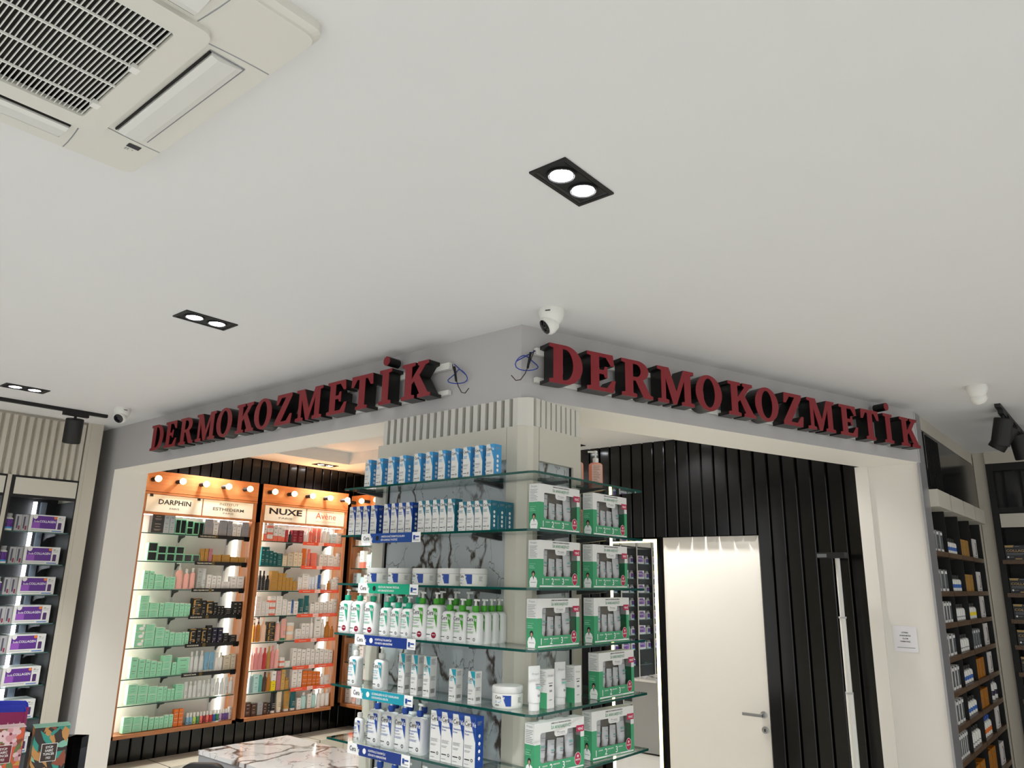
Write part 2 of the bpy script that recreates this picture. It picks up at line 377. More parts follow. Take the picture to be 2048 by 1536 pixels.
# white slats of the crown
M_slat = mat('white_slat', 'd3d1c8', .5)
sl = MB().box(-.0145, .0145, -.02, .036, 0, ZH - 2.60, M_slat)
n = 19; s0 = None
for i in range(n):
    xx = CX0 + .055 + i * (-2.205 - CX0 - .055) / (n - 1)
    if s0 is None: s0 = sl.build('slat', colm); o = s0
    else: o = s0.copy(); COL.objects.link(o)
    o.location = (xx, CY0 + .018, 2.60)
nb = MB().prism([[(-2.19, CY0 - .002), (-2.145, CY0 + .02), (-2.13, CY0 + .045), (-2.19, CY0 + .045)]], (0, 0, 2.60), (1, 0, 0), (0, 1, 0), (0, 0, 1), ZH - 2.60, M_slat)
nb.build('corner_block', colm)
n = 9
for i in range(n):
    yy = CY0 + .075 + i * (CY1 - .03 - CY0 - .075) / (n - 1)
    o = s0.copy(); COL.objects.link(o); o.location = (CX1 - .016, yy, 2.60); o.rotation_euler = (0, 0, R(90))

# ================================================================== ceiling fittings
def lamp(x, y, label, power=LAMPW, col=(.985, .99, 1), rz=0, zc=ZC, spot=88):
    t = thing('recessed_twin_downlight', label, 'ceiling lamp', (x, y, zc), rz, 'recessed twin downlights')
    W, L, dp = .0675, .1325, .03
    m = MB()
    outer = [(-W, -L), (W, -L), (W, L), (-W, L)]; q = .012; inner = [(-W + q, -L + q), (W - q, -L + q), (W - q, L - q), (-W + q, L - q)]
    m.prism([outer, inner[::-1]], (0, 0, -.006), (1, 0, 0), (0, 1, 0), (0, 0, 1), .006, M_blackm)
    m.build('frame', t)
    m = MB(); k = .008   # recessed tray, kept just below the ceiling face
    for a, b in zip(inner, inner[1:] + inner[:1]):
        A, B = Vector((a[0], a[1], -.004)), Vector((b[0], b[1], -.004)); A2, B2 = Vector((a[0] * .86, a[1] * .93, -.0008)), Vector((b[0] * .86, b[1] * .93, -.0008))
        m.add([A, A2, B2, B], [(0, 1, 2, 3)], M_black)
    m.add([(-W + .009, -L + .012, -.0012), (W - .009, -L + .012, -.0012), (W - .009, L - .012, -.0012), (-W + .009, L - .012, -.0012)], [(3, 2, 1, 0)], M_blackm)
    m.build('tray', t)
    for s in (-1, 1):
        MB().lathe([(.047, -.0015), (.047, -.006), (.041, -.007), (.039, -.003)], M_blackm, 28, (0, s * .058, 0)).build('lamp_ring', t, smooth=True)
        MB().lathe([(.036, -.002), (.036, -.0045), (.0, -.0055)], M_lens, 28, (0, s * .058, 0)).build('lens', t, smooth=True)
    ld = bpy.data.lights.new('downlight', 'SPOT'); ld.energy = power; ld.color = col; ld.spot_size = R(spot); ld.spot_blend = .6; ld.shadow_soft_size = .05
    lo = bpy.data.objects.new('downlight', ld); COL.objects.link(lo); lo.parent = t; lo.location = (0, 0, -.03)
    return t
lamp(-1.21, 1.72, 'black recessed twin downlight in the ceiling nearest the dome camera, larger-looking one')
lamp(-3.37, 1.69, 'black recessed twin downlight in the ceiling above the left red sign')
lamp(-5.69, 1.66, 'black recessed twin downlight in ceiling above the track spotlight at left edge')
lamp(-6.90, 5.03, 'small black twin downlight in inner room ceiling above the warm bulbs', LAMPIN, (1, .955, .89), spot=120)
lamp(-3.95, 5.55, 'twin downlight in inner room ceiling, mostly hidden behind the shelf column', LAMPIN, (1, .97, .91), R(90), spot=120)
lamp(-2.78, 5.60, 'twin downlight in inner room ceiling above the white door, hidden by header', LAMPIN * .8, (1, .97, .91), R(90), spot=120)
lamp(-2.05, 5.30, 'added unseen twin downlight in inner room ceiling, brightening the right pier', LAMPIN * .16, (1, .97, .91), R(90), spot=120)  # unseen lamp added to lift the brightness of the right pier
lamp(-6.90, 3.7, 'twin downlight in inner room ceiling above left wooden cabinet, hidden by header', LAMPIN, (1, .955, .89), spot=120)
for i, (x, y) in enumerate(((-3.37, -1.0), (-5.69, -1.0), (-.9, -1.4), (1.4, 1.72), (1.2, -1.0), (.9, 4.3))):
    lamp(x, y, f'recessed twin downlight of the shop ceiling outside the picture, {ORD[i]} of the unseen ones', LAMPW * (.55 if i in (3, 5) else 1))

# cassette air conditioner
ax, ay, hs = -1.725, .345, .475
ac = thing('air_conditioner', 'white square ceiling cassette air conditioner with slatted intake grille', 'air conditioner', (ax, ay, ZC))
m = MB(); g = .295
o1 = [(-hs, -hs), (hs, -hs), (hs, hs), (-hs, hs)]
def sq(h, z, r=.03): return [(a, b, z) for a, b in rrect(2 * h, 2 * h, r, 4)]
m.loft([sq(hs, 0), sq(hs, -.022), sq(hs - .012, -.032)], M_ac, False)
ow = rrect(2 * (hs - .012), 2 * (hs - .012), .03, 4); iw = rrect(2 * g, 2 * g, .02, 4)
m.prism([ow, iw[::-1]], (0, 0, -.040), (1, 0, 0), (0, 1, 0), (0, 0, 1), .02, M_ac)
m.build('fascia', ac)
MB().box(-g - .01, g + .01, -g - .01, g + .01, -.012, -.004, M_dark).build('intake_void', ac)
# grille frame, raised
m = MB(); g2 = .245
m.prism([rrect(2 * (g + .012), 2 * (g + .012), .03, 5), rrect(2 * g2, 2 * g2, .008, 2)[::-1]], (0, 0, -.052), (1, 0, 0), (0, 1, 0), (0, 0, 1), .018, M_ac)
gf = m.build('grille_frame', ac)
bar = None
for i in range(46):
    yy = -g2 + (i + .5) * 2 * g2 / 46
    if bar is None: bar = MB().box(-g2 - .004, g2 + .004, -.0011, .0011, -.046, -.041, M_plastic).build('grille_slat', ac); o = bar
    else: o = bar.copy(); COL.objects.link(o)
    o.location = (0, yy, 0)
for i in range(4):
    MB().box(-.0022, .0022, -g2 - .004, g2 + .004, -.050, -.045, M_plastic).build('cross_bar', ac, (-g2 + (i + .75) * 2 * g2 / 4.5, 0, 0))
for s in (-.163, .055): MB().box(s - .012, s + .012, g2 - .012, g2 + .008, -.056, -.044, M_plastic).build('grille_catch', ac)
# four air flaps with dark slots
for k in range(4):
    f = MB().box(-.245, .245, .326, .330, -.046, -.0405, M_dark).box(-.245, .245, .412, .414, -.0425, -.0405, M_gprint)
    f.box(-.247, -.245, .326, .414, -.0425, -.0405, M_gprint).box(.245, .247, .326, .414, -.0425, -.0405, M_gprint)
    s_ = f.build('air_slot', ac, rz=R(90 * k))
    fl = MB().loft([[(x, y_, z) for y_, z in ((.332, -.0402), (.332, -.050), (.350, -.054), (.395, -.049), (.410, -.044), (.410, -.0402))] for x in (-.243, .243)], mat('flap_plastic', 'd8d8d2', .4))
    fl.build('air_flap', ac, rz=R(90 * k))
    # seams of the corner caps
    for s in (-1, 1):
        MB().tube([(s * (.262 + .012 * math.sin(q_ * 1.57)), .31 + q_ * .150, -.0402) for q_ in (0, .25, .5, .75, 1)], .0016, M_gprint, 4).build('corner_seam', ac, rz=R(90 * k))
m = MB(); fr = flat((.0, 0, -.0412), (1, 0, 0), (0, 1, 0))
m.rect(fr, -.312, -.290, .383, .417, M_print); m.rect(fr, -.332, -.318, .386, .389, M_gprint); m.rect(fr, -.330, -.318, .392, .395, M_gprint); m.rect(fr, -.326, -.320, .404, .407, M_gprint)
m.build('receiver_display', ac)

# turret security cameras
def turret(x, y, aim, tilt, label):
    t = thing('security_camera', label, 'security camera', (x, y, ZC), aim, 'white ceiling security cameras')
    MB().lathe([(.058, 0), (.060, -.014), (.054, -.040), (.046, -.058), (.036, -.070)], M_plastic, 28).build('base', t, smooth=True)
    b = MB().lathe([(.0, -.046), (.022, -.042), (.038, -.028), (.046, -.006), (.046, .012), (.040, .022), (.034, .024)], M_plastic, 24)
    ro = (R(90 + tilt), 0, 0)
    hd = b.build('ball_head', t, (0, -.012, -.072), smooth=True, rot=ro)
    MB().lathe([(.035, .0235), (.035, .027), (.020, .029), (.018, .024), (.0, .026)], mat('lens_black', '060607', .08), 24).build('lens_face', hd, smooth=True)
    MB().lathe([(.012, .0262), (.006, .030), (0, .031)], mat('lens_glass', '0a0d12', .02), 16).build('lens', hd, smooth=True)
    m = MB(); m.rect(flat((0, 0, 0)), 0, 0, 0, 0, M_print)
    MB().box(-.012, .012, -.0602, -.0585, -.024, -.0195, M_print).build('badge', t, rz=R(55))
    return t
turret(-1.943, 2.592, R(-35), 35, 'white turret security camera on ceiling above the corner of the red signs')
turret(-5.783, 2.345, R(35), 35, 'white turret security camera on ceiling beside the track spotlight at left')
turret(-.666, 5.235, R(170), 35, 'white turret security camera on ceiling at right edge, seen from behind')

# track lights
def spot(name, loc, d, label, r=.055, L=.17, group=None):
    t = thing(name, label, 'track spotlight', loc, 0, group)
    d = Vector(d).normalized(); q = Vector((0, 0, 1)).rotation_difference(-d).to_euler()
    MB().box(-.016, .016, -.09, .09, -.050, -.022, M_blackm).build('track_adapter', t)
    MB().lathe([(.010, -.05), (.010, -.085)], M_blackm, 10).build('swivel_stem', t, smooth=True)
    c = Vector((0, 0, -.085)) + d * (L * .42)
    b = MB().lathe([(r * .94, -L / 2), (r, -L / 2 + .006), (r, L / 2 - .004), (r * .93, L / 2)], M_blackm, 24).build('lamp_can', t, tuple(c), smooth=True, rot=tuple(q))
    MB().lathe([(r * .8, -L / 2 - .001), (0, -L / 2 + .0)], M_black, 24).build('front_lens', b)
    return t
tag(MB().box(-6.165, -6.13, -1.6, 2.385, ZC - .024, ZC - .0005, M_blackm).build('lighting_track'), 'black ceiling lighting track along the left collagen shelves', 'lighting track')
spot('track_spotlight', (-6.147, 2.16, ZC), (-.30, .10, -1), 'black cylinder track spotlight hanging from the left track', .062, .185)
tag(MB().box(-.655, -.62, 5.83, 7.9, ZC - .024, ZC - .0005, M_blackm).build('lighting_track'), 'black ceiling lighting track at the right edge', 'lighting track')
spot('track_spotlight', (-.637, 6.02, ZC), (-.25, .1, -1), 'black cylinder track spotlight nearest the right ceiling camera', .058, .19, 'right track spotlights')
spot('track_spotlight', (-.637, 6.33, ZC), (-.75, .1, -1), 'black cylinder track spotlight, middle one on the right track, tilted sideways', .058, .19, 'right track spotlights')
spot('track_spotlight', (-.637, 6.72, ZC), (.1, .25, -1), 'black cylinder track spotlight cut by the right picture edge', .058, .19, 'right track spotlights')

# ------------------------------------------------------------------ the two red letter signs
t_ = .09
GL = {
 'D': ([[(0, 0), (.40, 0)] + arc(.40, .5, .43, .5, -90, 90, 18) + [(0, 1), (0, .91), (.1, .89), (.1, .11), (0, .09)], [(.33, .1), (.33, .9)] + arc(.38, .5, .21, .4, 90, -90, 14)]),
 'E': ([[(0, 0), (.70, 0), (.76, .32), (.67, .32), (.52, .1), (.32, .1), (.32, .45), (.44, .45), (.47, .36), (.54, .36), (.54, .66), (.47, .66), (.44, .56), (.32, .56), (.32, .9), (.50, .9), (.63, .7), (.72, .7), (.69, 1), (0, 1), (0, .91), (.1, .89), (.1, .11), (0, .09)]]),
 'R': ([[(0, 0), (.42, 0), (.42, .09), (.32, .11), (.32, .45), (.39, .45), (.60, .04), (.66, 0), (.88, 0), (.88, .09), (.80, .11), (.60, .49)] + arc(.44, .73, .32, .27, -48, 90, 12) + [(0, 1), (0, .91), (.1, .89), (.1, .11), (0, .09)], [(.32, .55), (.32, .9)] + arc(.40, .725, .14, .175, 90, -90, 10)]),
 'M': ([[(0, 0), (.33, 0), (.33, .09), (.24, .11), (.24, .68), (.45, 0), (.56, 0), (.80, .70), (.80, .11), (.71, .09), (.71, 0), (1.10, 0), (1.10, .09), (1.0, .11), (1.0, .89), (1.10, .91), (1.10, 1), (.78, 1), (.56, .36), (.34, 1), (0, 1), (0, .91), (.11, .89), (.11, .11), (0, .09)]]),
 'O': ([arc(.42, .5, .42, .52, 0, 348, 29), arc(.42, .5, .19, .42, 348, 0, 29)]),
 'K': ([[(0, 0), (.42, 0), (.42, .09), (.32, .11), (.32, .40), (.40, .48), (.58, .11), (.52, .09), (.52, 0), (.92, 0), (.92, .09), (.84, .11), (.56, .62), (.74, .88), (.84, .91), (.84, 1), (.50, 1), (.50, .91), (.56, .88), (.32, .55), (.32, .89), (.42, .91), (.42, 1), (0, 1), (0, .91), (.10, .89), (.10, .11), (0, .09)]]),
 'Z': ([[(0, 0), (.72, 0), (.76, .32), (.67, .32), (.52, .11), (.28, .11), (.72, .9), (.72, 1), (.06, 1), (.03, .68), (.12, .68), (.25, .89), (.45, .89), (0, .1)]]),
 'T': ([[(.2, 0), (.62, 0), (.62, .09), (.52, .11), (.52, .89), (.60, .89), (.72, .68), (.81, .68), (.79, 1), (.03, 1), (.01, .68), (.10, .68), (.22, .89), (.30, .89), (.30, .11), (.2, .09)]]),
 'I': ([[(0, 0), (.42, 0), (.42, .09), (.32, .11), (.32, .89), (.42, .91), (.42, 1), (0, 1), (0, .91), (.10, .89), (.10, .11), (0, .09)]]),
}
LP = [0, .222, .439, .679, .951, 1.199, 1.415, 1.652, 1.871, 2.178, 2.392, 2.634, 2.816]
M_ret = mat('letter_return_black', '070707', .35)
def sign(name, O, U, N, label, tail):
    O, U, N = Vector(O), Vector(U), Vector(N); V = Vector((0, 0, 1)); h = .193; sx = .193 * 1.22
    t = thing(name, label, 'sign', O)
    for ch, x in zip('DERMOKOZMETIK', LP):
        sets = [[[(a * sx + x, b * h) for a, b in l] for l in GL[ch]]]
        if ch == 'I': sets.append([[(.21 * sx + x + a, 1.25 * h + b) for a, b in arc(0, 0, .026, .026, 0, 345, 23)]])
        m, f = MB(), MB()
        for loops in sets:
            m.prism(loops, N * .03, U, V, N, .078, M_ret); f.prism(loops, N * .1082, U, V, N, .003, M_red)
        l = m.build('letter', t); f.build('letter_face', l)
    for z0, z1 in ((.015, .038), (.150, .185)):
        m = MB(); P = [(-.02, z0), (3.08, z0), (3.08, z1), (-.02, z1)]
        m.prism([P], N * .006, U, V, N, .022, M_plastic); m.build('mounting_rail', t)
    # blue and brown feed wires at one end
    e = -.03 if tail == 'start' else 3.1; s = -1 if tail == 'start' else 1
    m = MB()
    loop_ = [U * (e + s * (.045 + .06 * math.cos(a))) + V * (.095 + .035 * math.sin(a)) + N * (.03 + .02 * math.sin(a * 2)) for a in [i * .35 for i in range(19)]]
    m.tube([U * (e + .01) + V * .17 + N * .02] + loop_, .0028, mat('wire_blue', '1d3f9a', .4), 5)
    m.tube([U * (e + s * q * .14) + V * (.17 - .15 * math.sin(q * 2.2) - .03 * q) + N * (.025 + .02 * q) for q in (0, .2, .4, .6, .8, 1)], .0024, mat('wire_dark', '2b1512', .4), 5)
    m.tube([U * (e + s * (.03 + .004 * q)) + V * (.15 - .02 * q) + N * .04 for q in range(5)], .006, M_blackm, 6)
    m.build('feed_wires', t); return t
sign('letter_sign', (-5.715, 2.666, 2.797), (1, 0, 0), (0, -1, 0), 'red block letter sign on the left grey header, cables at its right end', 'end')
P = C0 + DV * .084
sign('letter_sign', (P.x, P.y, 2.803), DV, NV, 'red block letter sign on the diagonal right grey header below the dome camera', 'start')

# ================================================================== glass shelves on the column
SZ = [2.347, 2.107, 1.870, 1.632, 1.394, 1.152, .905]
def glass_slab(loop, z0, th):
    m = MB(); m.prism([loop], (0, 0, z0), (1, 0, 0), (0, 1, 0), (0, 0, 1), th, M_gedge, M_glass); return m
gl = [(-3.19, 2.46), (-1.965, 2.46), (-1.938, 2.47), (-1.93, 2.495), (-1.93, 3.34), (-2.42, 3.34), (-2.42, 3.10), (-2.10, 3.10), (-2.10, 2.655), (-3.19, 2.655)]
for i, z in enumerate(SZ):
    t = thing('glass_shelf', f'{["topmost", "second", "third", "fourth", "fifth", "sixth", "lowest visible"][i]} green-edged glass shelf {"from the top" if 0 < i < 6 else ""} wrapped around the white column corner'.replace('  ', ' '), 'glass shelf', (0, 0, z), 0, 'glass shelves of the corner column')
    glass_slab(gl, -.010, .010).build('glass_pane', t)
    for x in (-3.13, -2.30):
        MB().loft([[(x + a, y, zz) for a, zz in ((-.011, b0), (.011, b0), (.011, -.0105), (-.011, -.0105))] for y, b0 in ((2.68, -.034), (2.60, -.027), (2.50, -.020))], M_dmetal).build('bracket', t)
    for y in (2.75, 3.06):
        MB().loft([[(x, y + a, zz) for a, zz in ((-.011, b0), (.011, b0), (.011, -.0105), (-.011, -.0105))] for x, b0 in ((-2.15, -.034), (-2.06, -.027), (-1.97, -.020))], M_dmetal).build('bracket', t)

# ------------------------------------------------------------------ skin care packs on the left face
def logo(m, fr, u, v, size, dark=M_print, light=M_wprint):
    # the two-tone word mark: dark first half, light second half over the coloured wedge
    f0_ = fr; nn = (f0_(u + .001, v) - f0_(u, v)).cross(f0_(u, v + .001) - f0_(u, v)).normalized() * .0005; fr = lambda p_, q_: f0_(p_, q_) + nn   # lettering sits on top of the wedge
    _, _, a0, a1 = text_geo('Cera'); size *= 1.12; w = (a1 - a0) * size * .78
    m.text(fr, 'Cera', u, v, size, dark, sx=.78, bold=.006); m.text(fr, 'Ve', u + w + size * .02, v, size, light, sx=.78, bold=.006)
def fine(m, fr, u0, v, w, n, mt, lh=.0045, gap=.0032, rnd=None):
    for i in range(n):
        ww = w * (1, .86, .94, .6, .8)[i % 5]; m.rect(fr, u0, u0 + ww, v - i * (lh * .55 + gap), v - i * (lh * .55 + gap) + lh * .5, mt)
def care_box(name, w, d, h, mc, label, names=None, accent=None, side_icons=True, white_side=False):
    t = thing(name, label, 'carton')
    ms = M_carton if white_side else mc
    MB().box(-w / 2, w / 2, -d / 2, d / 2, 0, h, [M_carton, ms, M_carton, mc, ms, ms]).build('carton', t)
    m = MB(); fr = flat((-w / 2, -d / 2 - .0004, 0)); hw = h / w
    m.poly(fr, [(.48 * w, h), (w, h), (w, .50 * h), (.93 * w, .55 * h)] if not white_side else [(.30 * w, h), (w, h), (w, .48 * h)], mc)
    logo(m, fr, .07 * w, .80 * h if not white_side else .72 * h, w * .36)
    m.rect(fr, .07 * w, .5 * w, .775 * h, .779 * h, M_gprint)
    if names:
        for i, s in enumerate(names): m.text(fr, s, .07 * w, (.68 - .06 * i) * h, w * .17, M_blue, bold=.012)
    else:
        fine(m, fr, .07 * w, .69 * h, .5 * w, 3, mc, h * .03, h * .018)
    if accent: m.rect(fr, .07 * w, .34 * w, .53 * h, .55 * h, accent)
    fine(m, fr, .07 * w, .42 * h, .66 * w, 3, M_gprint, h * .02, h * .012); fine(m, fr, .07 * w, .31 * h, .5 * w, 2, M_gprint, h * .02, h * .012)
    m.rect(fr, .08 * w, .52 * w, .135 * h, .155 * h, M_print); m.ring(fr, .72 * w, .145 * h, .055 * w, .10 * w, M_print, 12)
    m.rect(fr, .08 * w, .45 * w, .05 * h, .06 * h, M_gprint)
    m.build('label_print', t); m = MB()
    if side_icons:
        fs = flat((w / 2 + .0004, -d / 2, 0), (0, 1, 0))
        for v in (.62, .47, .32, .18): m.disc(fs, .5 * d, v * h, .14 * d, .14 * d, M_wprint, 10); m.rect(fs, .3 * d, .7 * d, v * h - .22 * d, v * h - .20 * d, M_gprint)
        fine(m, fs, .2 * d, .9 * h, .6 * d, 5, M_gprint, h * .015, h * .008)
    elif white_side:
        fs = flat((w / 2 + .0004, -d / 2, 0), (0, 1, 0))
        fine(m, fs, .15 * d, .93 * h, .7 * d, 8, M_gprint, h * .016, h * .01); fine(m, fs, .15 * d, .5 * h, .7 * d, 6, M_gprint, h * .016, h * .01)
        for k in range(9): m.rect(fs, (.2 + .065 * k) * d, (.2 + .065 * k + (.02 if k % 2 else .045)) * d, .09 * h, .2 * h, M_print)
    m.build('side_print', t); return t
def place_row(fn, xs, y, z, labels, group, rz=0, **kw):
    p = None
    for x, lb in zip(xs, labels):
        if p is None: p = fn(lb); p.location = (x, y, z); p.rotation_euler = (0, 0, rz); p['group'] = group
        else: dup(p, (x, y, z), rz, lb, group)
    return p
def ords(n, pre, post): return [f'{pre}, {ORD[i]} from left{post}' for i in range(n)]

X1 = [-3.063, -2.973, -2.883, -2.798, -2.69, -2.609, -2.523, -2.437, -2.361, -2.287, -2.218]
place_row(lambda lb: care_box('skincare_carton', .046, .052, .142, M_lblue, lb), [x * .995 for x in X1], 2.515, SZ[0], ords(11, 'white and light blue skincare carton', ' on the topmost glass shelf'), 'light blue cartons on the topmost shelf')
XA = [-3.150, -3.095, -3.040, -2.98]
place_row(lambda lb: care_box('skincare_carton', .048, .05, .146, M_blue, lb, accent=mat('print_ochre', 'd39a3a', .5)), XA, 2.515, SZ[1], ords(4, 'dark blue carton with ochre line', ' in second shelf left group'), 'dark blue cartons on the second shelf')
place_row(lambda lb: care_box('skincare_carton', .047, .05, .148, M_blue, lb), [-2.881, -2.826, -2.773, -2.721], 2.515, SZ[1], ords(4, 'dark blue white carton above blue strip', ' of right blue group, second shelf'), 'dark blue cartons on the second shelf')
pc = place_row(lambda lb: care_box('skincare_carton', .0455, .05, .150, M_teal, lb), [-2.634, -2.585, -2.536, -2.488, -2.438], 2.515, SZ[1], ords(5, 'tall petrol teal white carton', ' of teal cartons, second shelf'), 'teal cartons on the second shelf')
pd = place_row(lambda lb: care_box('skincare_carton', .0455, .05, .132, M_teal, lb), [-2.366, -2.317, -2.268, -2.219], 2.515, SZ[1], ords(4, 'shorter petrol teal carton near column corner', ', second shelf'), 'teal cartons on the second shelf')
for k in (1, 2): dup(pd, (-2.219, 2.515 + .053 * k, SZ[1]), 0, f'shorter teal carton, {["", "one row", "two rows"][k]} behind the rightmost front carton, second shelf', 'teal cartons on the second shelf')

def jar(label, r=.0615, h=.076):
    t = thing('cream_jar', label, 'jar')
    MB().lathe([(r * .93, 0), (r * .97, .004), (r, .012), (r, h * .66), (r * .985, h * .68)], M_plastic, 32).build('jar_body', t, smooth=True)
    MB().lathe([(r * 1.0, h * .69), (r * 1.01, h * .70), (r * 1.01, h * .95), (r * .97, h)], M_carton, 32).build('lid', t, smooth=True)
    m = MB(); fr = wrap(r + .0005)
    u0 = -.048
    for q in range(8):
        ta, tb = q / 8, (q + 1) / 8; m.poly(fr, [(u0 + .034 + .038 * ta, .05), (u0 + .034 + .038 * tb, .05), (u0 + .050 + .022 * tb, .009), (u0 + .050 + .022 * ta, .009)], M_blue)
    fr = wrap(r + .001)
    logo(m, fr, u0, .036, .017); fine(m, fr, u0, .027, .03, 2, M_lblue, .004, .003); m.rect(fr, u0, u0 + .02, .011, .0135, M_print)
    fine(m, fr, .055, .04, .02, 6, M_gprint, .003, .002)
    m.build('label_print', t); return t
place_row(jar, [-2.985, -2.828, -2.655, -2.487, -2.345], 2.555, SZ[2], ords(5, 'white cream jar with blue wedge label', ' on third glass shelf'), 'cream jars on the third shelf', rz=R(14))

def rbottle(m, w, d, h, r, mt, taper=.97):
    def sec(k, z, rr): return [(a, b, z) for a, b in rrect(w * k, d * k, min(rr, d * k * .49), 4)]
    m.loft([sec(.9, 0, r), sec(.985, .004, r), sec(1, .012, r), sec(taper, h * .86, r), sec(taper * .96, h * .93, r), sec(taper * .80, h * .975, r), sec(taper * .5, h, r * .8)], mt)
M_bott = mat('bottle_white', 'e6e8e6', .3)
def care_bottle(label, w, d, h, mc, mcap, cap='pump', names=('', ''), seal=None, scale_cap=1.0, ht=None, name='lotion_bottle'):
    t = thing(name, label, 'bottle'); m = MB(); rbottle(m, w, d, h, .018, M_bott); m.build('bottle_body', t, smooth=True)
    m = MB(); fr = flat((-w / 2, -d / 2 - .0008, 0)); W = w * .97
    m.poly(fr, [(.52 * w, .90 * h), (.82 * w, .90 * h), (.86 * w, .87 * h), (.86 * w, .36 * h)], mc)
    logo(m, fr, .10 * w, .72 * h, w * .285); m.rect(fr, .10 * w, .46 * w, .695 * h, .70 * h, M_gprint)
    for i, s in enumerate(names):
        if s: m.text(fr, s, .10 * w, (.60 - .07 * i) * h, w * .115, mc, bold=.015)
        else: m.rect(fr, .10 * w, (.5 - .06 * i) * w, (.60 - .06 * i) * h, (.625 - .06 * i) * h, mc)
    fine(m, fr, .10 * w, .47 * h, .42 * w, 2, M_gprint, h * .018, h * .01); fine(m, fr, .10 * w, .39 * h, .56 * w, 3, mc, h * .014, h * .014)
    m.rect(fr, .10 * w, .40 * w, .165 * h, .185 * h, M_print)
    if seal: m.disc(fr, .66 * w, .16 * h, .18 * w, .085 * h, M_wine, 18); m.rect(flat((-w / 2, -d / 2 - .0011, 0)), .55 * w, .77 * w, .165 * h, .18 * h, M_wprint)
    else: m.ring(fr, .70 * w, .155 * h, .055 * w, .09 * w, M_print, 14)
    m.rect(fr, .10 * w, .34 * w, .07 * h, .08 * h, M_gprint)
    m.build('label_print', t)
    k = scale_cap; rc = .0155 * k
    MB().lathe([(rc * .8, h - .003), (rc * .8, h + .003), (rc, h + .004), (rc, h + .023 * k), (rc * .92, h + .026 * k)], mcap, 20).build('cap', t, smooth=True)
    if cap == 'pump':
        z = h + .026 * k
        pm = MB().lathe([(.0065, z), (.0055, z + .012), (.0048, z + .014), (.0048, z + .020), (.010, z + .021), (.0105, z + .026), (.008, z + .028)], M_plastic, 14)
        pm.loft([[(x, a, zz) for a, zz in ((-s, z + .021 - s * .2), (s, z + .021 - s * .2), (s * .8, z + .027), (-s * .8, z + .027))] for x, s in ((0, .007), (.022, .005), (.034, .0035))], M_plastic)
        pm.build('pump_head', t, smooth=True, rz=R(-25))
    return t
Y4 = 2.492
BG = 'foaming cleanser bottles on the fourth shelf'
place_row(lambda lb: care_bottle(lb, .086, .052, .154, M_tealg, M_tealg, seal=1, names=('Köpüren', 'Temizleyici')), [-3.140, -3.045, -2.945], Y4, SZ[3], ords(3, 'large green-teal capped pump bottle with red seal', ', fourth shelf'), BG)
sgt = place_row(lambda lb: care_bottle(lb, .070, .046, .131, M_tealg, M_tealg, names=('Köpüren', 'Temizleyici')), [-2.837, -2.758, -2.685], Y4 - .003, SZ[3], ords(3, 'small green-teal capped pump bottle', ', middle of fourth shelf'), BG)
place_row(lambda lb: care_bottle(lb, .084, .052, .154, M_green, M_green, seal=1, names=('Nemlendiren', 'Temizleyici')), [-2.600, -2.508], Y4, SZ[3], ords(2, 'large leaf-green capped pump bottle with red seal', ', fourth shelf'), BG)
sg = place_row(lambda lb: care_bottle(lb, .072, .046, .131, M_green, M_green, names=('Nemlendiren', 'Temizleyici')), [-2.420, -2.345, -2.266], Y4 - .003, SZ[3], ords(3, 'small leaf-green capped pump bottle', ', right end of fourth shelf'), BG)
for k in range(4): dup(sg, (-2.232 + .03 * k * .9, Y4 + .052 + k * .0, SZ[3]) if k == 0 else (-2.266 + .0 * k, Y4 + .05 * k, SZ[3]), 0, f'small leaf-green pump bottle, {ORD[k]} behind the rightmost green bottle, fourth shelf', BG) if k else None
for k, x in enumerate((-2.90, -2.80, -2.71)): dup(sgt, (x, 2.575, SZ[3]), 0, f'green-teal capped bottle in the rear row, {ORD[k]} from left, fourth shelf', BG, (1.15, 1, 1.15))
for k, x in enumerate((-2.56, -2.47, -2.39)): dup(sg, (x, 2.575, SZ[3]), 0, f'leaf-green capped bottle in the rear row, {ORD[k]} from left, fourth shelf', BG, (1.15, 1, 1.15))
place_row(lambda lb: care_bottle(lb, .076, .05, .134, M_turq, M_plastic, names=('Pürüzlü ve', 'Kuru Cilt')), [-3.055, -2.868], 2.50, SZ[4], ['white pump bottle with turquoise wedge at left end of fifth shelf', 'white pump bottle with turquoise wedge standing before the marble, fifth shelf'], 'turquoise line products on the fifth shelf')
place_row(lambda lb: care_box('skincare_carton', .041, .041, .168, M_turq, lb, side_icons=False, white_side=True, accent=M_turq), [-2.722, -2.637, -2.556], 2.515, SZ[4], ords(3, 'tall slim white carton with turquoise wedge', ' on fifth shelf'), 'turquoise line products on the fifth shelf')
place_row(lambda lb: care_box('skincare_carton', .040, .042, .128, M_turq, lb, side_icons=False, white_side=True), [-2.396, -2.284], 2.515, SZ[4], ords(2, 'short white carton with turquoise wedge', ' of the short pair, fifth shelf'), 'turquoise line products on the fifth shelf')
j5 = jar('white cream jar alone near the corner post on fifth shelf', .064, .082); j5.location = (-2.135, 2.555, SZ[4]); j5.rotation_euler = (0, 0, R(32))
place_row(lambda lb: care_bottle(lb, .088, .055, .152, M_blue, M_blue, names=('Nemlendirici', 'Losyon')), [-2.893, -2.797, -2.703, -2.607], 2.515, SZ[5], ords(4, 'white lotion bottle with blue pump cap', ' on sixth shelf'), 'blue capped lotion bottles on the sixth shelf')
lb_ = [o for o in COL.objects if o.get('label', '').startswith('white lotion bottle with blue pump cap, first')][0]
